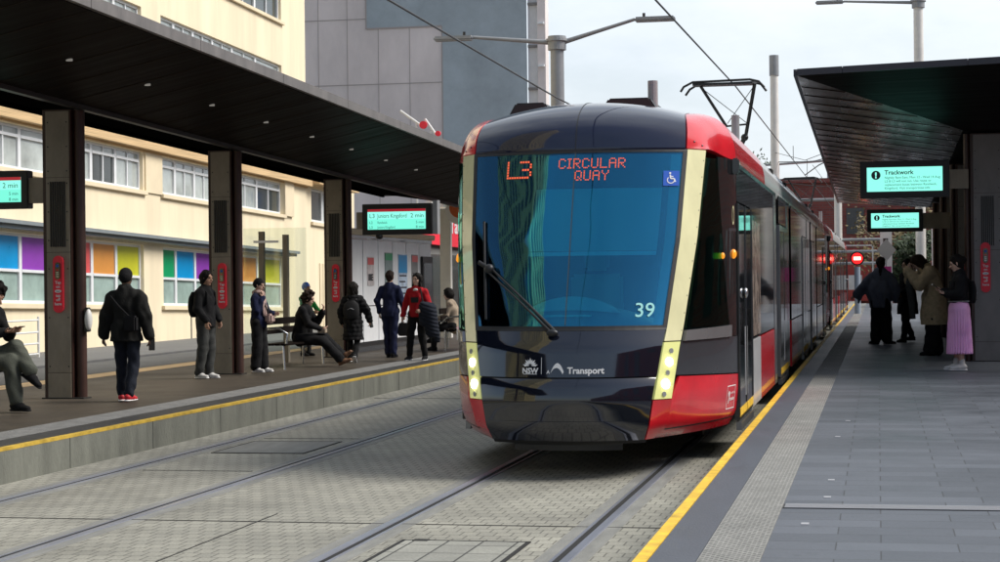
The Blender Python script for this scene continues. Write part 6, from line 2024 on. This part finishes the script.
MB().box(min(p0.x, p1.x), max(p0.x, p1.x), min(p0.y, p1.y), max(p0.y, p1.y), p0.z, p1.z).obj('body', M['c_scarf'], hb, bevel=.03, smooth=True)
MB().tube([W((-.05, -.22, 1.08)), W((-.04, -.16, 1.25)), W((.08, -.1, 1.3)), W((.1, -.2, 1.08))], .012).obj('handle', M['c_dark'], hb)

# 4 seated man with curly hair, legs stretched to the right, eating
t, J, W = person('curly haired man in a black hoodie eating on the platform bench', (-9.42, 29.42, PZ), 1.62, R(90),
    dict(pelvis=(0, 0, .52), waist=(0, -.03, .68), chest=(0, -.07, .86), top=(0, -.11, 1.0), neck=(0, -.13, 1.07), head=(0, -.18, 1.20), look=(0, -1, -.12),
         hipL=(.09, -.02, .50), hipR=(-.09, -.02, .50), kneeL=(.11, -.44, .50), ankL=(.10, -.76, .20), kneeR=(-.08, -.46, .46), ankR=(-.02, -.78, .12), ftL=(0, -.75, .66), ftR=(0, -.9, .35),
         shL=(.17, -.11, 1.0), shR=(-.17, -.11, 1.0), elL=(.2, -.27, .80), wrL=(.09, -.42, .98), hdL=(-.2, -.2, 1), pnL=(-.5, .8, 0), elR=(-.2, -.24, .76), wrR=(-.05, -.40, .68), hdR=(.6, -.8, 0), pnR=(0, 0, 1)),
    top=[dict(mat='c_black', sit=True, th=.032, sleeve=(.08, .068, .052), hood=True, name='hoodie')],
    legs=dict(mat='c_black', r=(.11, .09, .085), len=.93), shoes=dict(mat='c_shoe_tan', sole='c_shoe_tan', high=.05), hair=dict(kind='curly', mat='hair_brown', vol=.01), skin='skin_pale')
fd = thing('food_box', 'small food box in the lap of the curly haired man', 'box', tuple(W((0, -.42, .60))))
p0, p1 = W((-.07, -.50, .60)), W((.07, -.36, .68))
MB().box(min(p0.x, p1.x), max(p0.x, p1.x), min(p0.y, p1.y), max(p0.y, p1.y), p0.z, p1.z).obj('carton', M['c_beige'], fd, bevel=.006)
MB().ball(tuple(W((0, -.43, .69))), .05, 6, (1, 1, .5)).obj('contents', M['leaf_dark'], fd)

# 5 figure in green behind the glass screen
t, J, W = person('figure in a green jacket and blue cap seen through the glass screen', (-10.62, 33.6, PZ), 1.38, R(70),
    dict(elL=(.24, -.12, 1.15), wrL=(.12, -.3, 1.05), hdL=(-.2, -1, 0), elR=(-.24, -.12, 1.15), wrR=(-.12, -.3, 1.05), hdR=(.2, -1, 0)), top=[dict(mat='c_green', hem=.86, th=.03)], legs=dict(mat='c_dark'), shoes=dict(mat='c_black', sole='c_black'), hair=dict(kind='cap', mat='sticker_blue'), skin='skin', vox=.012)

# 6 woman in long puffer coat seen from behind
t, J, W = person('woman in a long black puffer coat walking away beside the third column', (-8.92, 30.9, PZ), 1.36, PI + .1,
    dict(kneeL=(.09, -.10, .50), ankL=(.08, -.02, .10), kneeR=(-.09, .0, .50), ankR=(-.07, .20, .16), ftR=(0, -.8, -.6), elR=(-.30, .0, 1.16), wrR=(-.36, -.08, .93), elL=(.26, .02, 1.13), wrL=(.26, -.06, .9)),
    top=[dict(mat='c_black', hem=.50, flare=.035, hemflat=.95, th=.055, sleeve=(.105, .09, .07), puff=True, hood=True, name='puffer_coat')],
    legs=dict(mat='c_black', r=(.10, .07, .062), len=.99), shoes=dict(mat='c_dark', sole='white'), hair=dict(kind='bob', mat='hair', vol=.03), skin='skin', eyes=False)
rucksack(W, 'black rucksack on the back of the woman in the puffer coat', .17, .98, 1.38, .15, .30, 'c_dark')
tag(MB().cyl(W((-.40, -.10, .78)), W((-.37, -.14, .90)), .032, n=14).obj('drink_can', M['c_grey'], origin=tuple(W((-.38, -.12, .84)))), 'small dark can in the hand of the woman in the puffer coat', 'can')

# 7 man in navy suit walking away with a bag
t, J, W = person('man in a navy suit walking away with a dark bag', (-8.79, 32.9, PZ), 1.58, PI,
    dict(kneeL=(.08, -.06, .50), ankL=(.05, -.02, .09), kneeR=(-.07, .0, .50), ankR=(-.08, .07, .09), elL=(.25, .07, 1.15), wrL=(.22, .0, .92), elR=(-.25, .0, 1.13), wrR=(-.28, -.06, .88)),
    top=[dict(mat='c_navy', hem=.83, flare=.005, th=.022, sleeve=(.074, .062, .048), name='suit_jacket')],
    legs=dict(mat='c_navy', r=(.10, .08, .072), len=.97), shoes=dict(mat='c_black', sole='c_black'), hair=dict(kind='back', mat='hair_brown', vol=.004), skin='skin_pale', eyes=False)
def tote(W, c, w_, h, d_, label, m='c_dark', yz=0):
    b_ = thing('handbag', label, 'bag', tuple(W(c)))
    pts = [(-w_ * .8, 0), (-w_, h * .25), (-w_ * .8, h), (w_ * .8, h), (w_, h * .25), (w_ * .8, 0)]
    MB().prism([(p[0], p[1]) for p in pts], lambda a_, bb_, t_: tuple(W((c[0] + a_, c[1] + t_, c[2] + bb_))), -d_, d_).obj('bag_body', M[m], b_, bevel=.012, smooth=True)
    for s_ in (-1, 1):
        MB().tube([W((c[0] - w_ * .5, c[1] + s_ * d_ * .7, c[2] + h)), W((c[0] - w_ * .2, c[1], c[2] + h + .13)), W((c[0] + w_ * .2, c[1], c[2] + h + .13)), W((c[0] + w_ * .5, c[1] + s_ * d_ * .7, c[2] + h))], .009, n=6).obj('handle', M[m], b_)
    return b_
tote(W, (-.31, -.07, .43), .17, .27, .06, 'dark slouchy bag carried by the man in the navy suit')

# 8 woman in red sweater facing the camera
t, J, W = person('long haired woman in a red sweater walking towards the camera', (-7.95, 31.6, PZ), 1.52, -.12,
    dict(kneeR=(-.12, -.08, .50), ankR=(-.16, -.04, .09), kneeL=(.11, -.04, .50), ankL=(.15, .03, .09), elR=(-.25, .02, 1.15), wrR=(-.30, -.06, .90), elL=(.26, -.02, 1.13), wrL=(.20, -.24, 1.02), hdL=(-.5, -.8, -.2), look=(-.25, -1, -.02)),
    top=[dict(mat='c_red', hem=.88, th=.024, sleeve=(.074, .064, .050), name='sweater')],
    legs=dict(mat='c_black', r=(.105, .08, .06)), shoes=dict(mat='c_black', sole='white'), hair=dict(kind='long', mat='hair'), skin='skin_pale')
pr = MB(); pr.add([tuple(W((-.08, -.142, 1.17))), tuple(W((.08, -.142, 1.17))), tuple(W((.085, -.145, 1.28))), tuple(W((-.085, -.145, 1.28)))], [(0, 1, 2, 3)])
o_ = pr.obj('print', M['c_dark'], t, thick=.004)
MB().ball(tuple(W((0, -.085, 1.43))), .045, 8, (1, .5, .6)).obj('collar', M['c_white'], t, smooth=True)
# puffer jacket carried over her arm
Fj = Field((-.1, -.62, .1), (.75, .30, 1.35), .012)
Fj.cone((.22, -.20, 1.10), (.34, -.12, 1.06), .10, .11, .05).cone((.30, -.20, 1.0), (.36, -.16, .58), .15, .12, .05, (FB, .7)).cone((.36, -.12, .95), (.47, -.1, .42), .11, .06, .05, (FB, .8)).cone((.2, -.2, 1.0), (.2, -.2, .78), .09, .08, .05)
Fj.warp(lambda x, y, z: -.013 * np.abs(np.sin((z + .35 * x) * PI / .075)) + .007)
jk = thing('carried_jacket', 'dark quilted jacket over the arm of the woman in red', 'jacket', tuple(t.location))
Fj.obj('quilting', M['c_denim'], jk, (np.array([[math.cos(-.12), -math.sin(-.12), 0], [math.sin(-.12), math.cos(-.12), 0], [0, 0, 1]]) * (1.52 / 1.75), np.zeros(3)))
tag(MB().tube([W((.12, -.11, 1.46)), W((.15, -.13, 1.3)), W((.2, -.15, 1.1)), W((.22, -.17, 1.02))], .012).obj('bag_strap', M['c_dark'], origin=tuple(W((.15, -.13, 1.2)))), 'dark bag strap over the shoulder of the woman in red', 'strap')

# 9 far seated figure in beige
t, J, W = person('dark haired figure in a beige jumper seated on the far bench by the tram', (-8.32, 36.1, PZ), 1.62, -PI / 2 + .1,
    dict(pelvis=(0, 0, .52), waist=(0, -.02, .68), chest=(0, -.04, .86), top=(0, -.07, 1.0), neck=(0, -.09, 1.07), head=(0, -.13, 1.2), hipL=(.09, -.02, .5), hipR=(-.09, -.02, .5), kneeL=(.1, -.42, .50), ankL=(.1, -.44, .09), kneeR=(-.1, -.42, .56), ankR=(-.05, -.5, .25),
         shL=(.17, -.07, 1.0), shR=(-.17, -.07, 1.0), elL=(.2, -.15, .76), wrL=(.08, -.36, .68), hdL=(-.3, -1, 0), elR=(-.2, -.15, .76), wrR=(-.08, -.36, .68), hdR=(.3, -1, 0)),
    top=[dict(mat='c_beige', sit=True, th=.03, name='jumper')], legs=dict(mat='c_black'), shoes=dict(mat='c_black', sole='c_black'), hair=dict(kind='short', mat='hair', vol=.02), skin='skin_pale', vox=.012)

# 10 man cut by the left edge, seated cross-legged reading a phone
t, J, W = person('seated man at the left edge reading a phone, one leg crossed', (-9.82, 19.05, PZ), 1.84, R(78),
    dict(pelvis=(0, .02, .52), waist=(0, .0, .68), chest=(0, -.04, .88), top=(0, -.10, 1.03), neck=(0, -.13, 1.10), head=(0, -.20, 1.21), look=(0, -1, -.5), hipL=(.09, 0, .50), hipR=(-.09, 0, .50),
         kneeR=(-.05, -.44, .52), ankR=(-.04, -.50, .10), kneeL=(.06, -.42, .66), ankL=(.0, -.66, .42), ftL=(0, -.7, -.45), shL=(.17, -.1, 1.03), shR=(-.17, -.1, 1.03),
         elL=(.2, -.22, .80), wrL=(.05, -.38, .84), hdL=(-.2, -1, .1), pnL=(0, 0, 1), elR=(-.2, -.2, .8), wrR=(-.05, -.36, .84), hdR=(.2, -1, .1), pnR=(0, 0, 1)),
    top=[dict(mat='c_black', sit=True, th=.03, name='jumper')], legs=dict(mat='c_olive', r=(.11, .09, .078), len=.93), shoes=dict(mat='c_black', sole='c_black'), hair=dict(kind='curly', mat='hair', vol=.02), skin='skin')
phone(*W((0, -.50, .885)), 'dark phone in the hands of the seated man at the left edge', R(72), R(80))

# 11 woman in pink pleated skirt
t, J, W = person('woman in a pink pleated skirt and black jacket looking at a phone', (1.16, 27.9, PZ), 1.68, R(-82),
    dict(look=(0, -1, -.28), head=(0, -.04, 1.625), kneeL=(.08, -.01, .5), ankL=(.06, .02, .09), kneeR=(-.08, .0, .5), ankR=(-.05, -.04, .09), elR=(-.22, -.02, 1.16), wrR=(-.1, -.22, 1.20), hdR=(.2, -1, .3), pnR=(.3, .2, 1), elL=(.22, -.02, 1.16), wrL=(.1, -.2, 1.16), hdL=(-.2, -1, .3), pnL=(0, .2, 1)),
    top=[dict(mat='c_white', hem=.965, th=.03, zmax=1.10, name='shirt_hem', sleeve=(.06, .05, .05)), dict(mat='c_black', hem=1.03, th=.042, sleeve=(.086, .078, .058), fold=.008)],
    legs=dict(kind='skirt', mat='c_pink', hem=.26, r=.20, pleats=30, flat=.95), shoes=dict(mat='c_shoe_white', high=.07), hair=dict(kind='tied', mat='hair'), skin='skin_pale')
rucksack(W, 'small black rucksack of the woman in the pink skirt', .12, 1.02, 1.36, .15, .26)
phone(*W((0, -.34, 1.27)), 'phone held up by the woman in the pink skirt', R(-82), R(55))
MB().tube([W((-.15, -.12, 1.055)), W((0, -.165, 1.05)), W((.15, -.12, 1.055)), W((.18, 0, 1.055)), W((.15, .12, 1.055)), W((0, .165, 1.06)), W((-.15, .12, 1.055)), W((-.18, 0, 1.055)), W((-.15, -.12, 1.055))], .0045, n=5).obj('waistband_stripe', M['c_white'], t)

# 12 person in tan fur coat, head bent, hand at the face
t, J, W = person('person in a long tan teddy fur coat bending their head over a hand', (.95, 33.2, PZ), 1.80, R(-80),
    dict(waist=(0, .01, 1.10), chest=(0, -.04, 1.28), top=(0, -.10, 1.41), neck=(0, -.15, 1.47), head=(0, -.27, 1.56), look=(0, -1, -.65), shL=(.18, -.10, 1.41), shR=(-.18, -.10, 1.41), elR=(-.22, -.34, 1.26), wrR=(-.08, -.42, 1.46), hdR=(.3, .3, 1), pnR=(0, 1, 0), elL=(.2, -.28, 1.2), wrL=(.06, -.44, 1.42), hdL=(-.2, .3, 1), kneeL=(.1, -.03, .5), ankL=(.09, -.08, .09), ankR=(-.1, .06, .09)),
    top=[dict(mat='c_fur', hem=.52, flare=.035, hemflat=.98, th=.062, sleeve=(.115, .10, .078), fold=.010, hood=True, name='fur_coat')],
    legs=dict(mat='c_black', r=(.115, .12, .125), len=.95), shoes=dict(mat='c_black', sole='c_black'), hair=dict(kind='long', mat='hair_brown', vol=.02), skin='skin_pale')
tag(MB().tube([W((.02, -.38, 1.40)), W((.03, -.42, 1.2)), W((.02, -.38, .9)), W((.02, -.36, .62))], [.05, .065, .06, .05], n=10).obj('grey_scarf', M['c_grey'], origin=tuple(W((0, -.4, .6)))), 'long grey scarf hanging in front of the fur coat', 'scarf')

# 13 person in black behind
t, J, W = person('person in a black coat with a brass edged bag behind the fur coat', (.60, 39.7, PZ), 1.72, R(-60),
    dict(kneeL=(.1, -.1, .5), ankL=(.1, -.16, .09), ankR=(-.1, .16, .12), elL=(.24, -.06, 1.14), wrL=(.16, -.24, 1.05), hdL=(-.2, -1, 0)),
    top=[dict(mat='c_black', hem=.60, flare=.05, hemflat=.95, th=.045, sleeve=(.09, .08, .06), name='coat')], legs=dict(mat='c_black', r=(.10, .08, .066)), shoes=dict(mat='c_black', sole='c_black', high=.08), hair=dict(kind='bob', mat='hair', vol=.012), skin='skin_pale', vox=.011)
bg_ = thing('shoulder_bag', 'dark bag with brass coloured edges between the cape and the black coat', 'bag', tuple(W((.1, -.35, .95))))
MB().prism([(-.16, 0), (.14, .05), (.05, .26), (-.12, .22)], lambda a_, bb_, t_: (.33 + a_, 39.4 + t_, 1.22 + bb_), -.05, .05).obj('bag_body', M['c_dark'], bg_, bevel=.01)
MB().tube([(.19, 39.34, 1.23), (.47, 39.34, 1.27), (.39, 39.34, 1.48), (.22, 39.34, 1.70)], .016).obj('brass_edge', M['gold'], bg_)

# 14 woman in cape, arm stretched out
t, J, W = person('woman in a wide slate grey cape with one arm stretched out', (.05, 38.6, PZ), 1.76, R(165),
    dict(kneeL=(.10, -.03, .5), ankL=(.10, .03, .09), kneeR=(-.10, -.03, .5), ankR=(-.12, .0, .09), elL=(.36, -.04, 1.17), wrL=(.55, -.08, 1.0), hdL=(.8, -.3, -.5), elR=(-.28, -.02, 1.18), wrR=(-.30, -.14, 1.02), look=(.3, -1, 0), ftR=(-.9, -.6, 0), ftL=(.9, -.5, 0)),
    top=[dict(kind='cape', mat='c_cape', hem=.74, name='cape')], legs=dict(mat='c_black', r=(.12, .115, .115), len=.9), shoes=dict(mat='c_black', sole='c_black'), hair=dict(kind='pony', mat='hair_brown', vol=.012), skin='skin_pale', vox=.011)
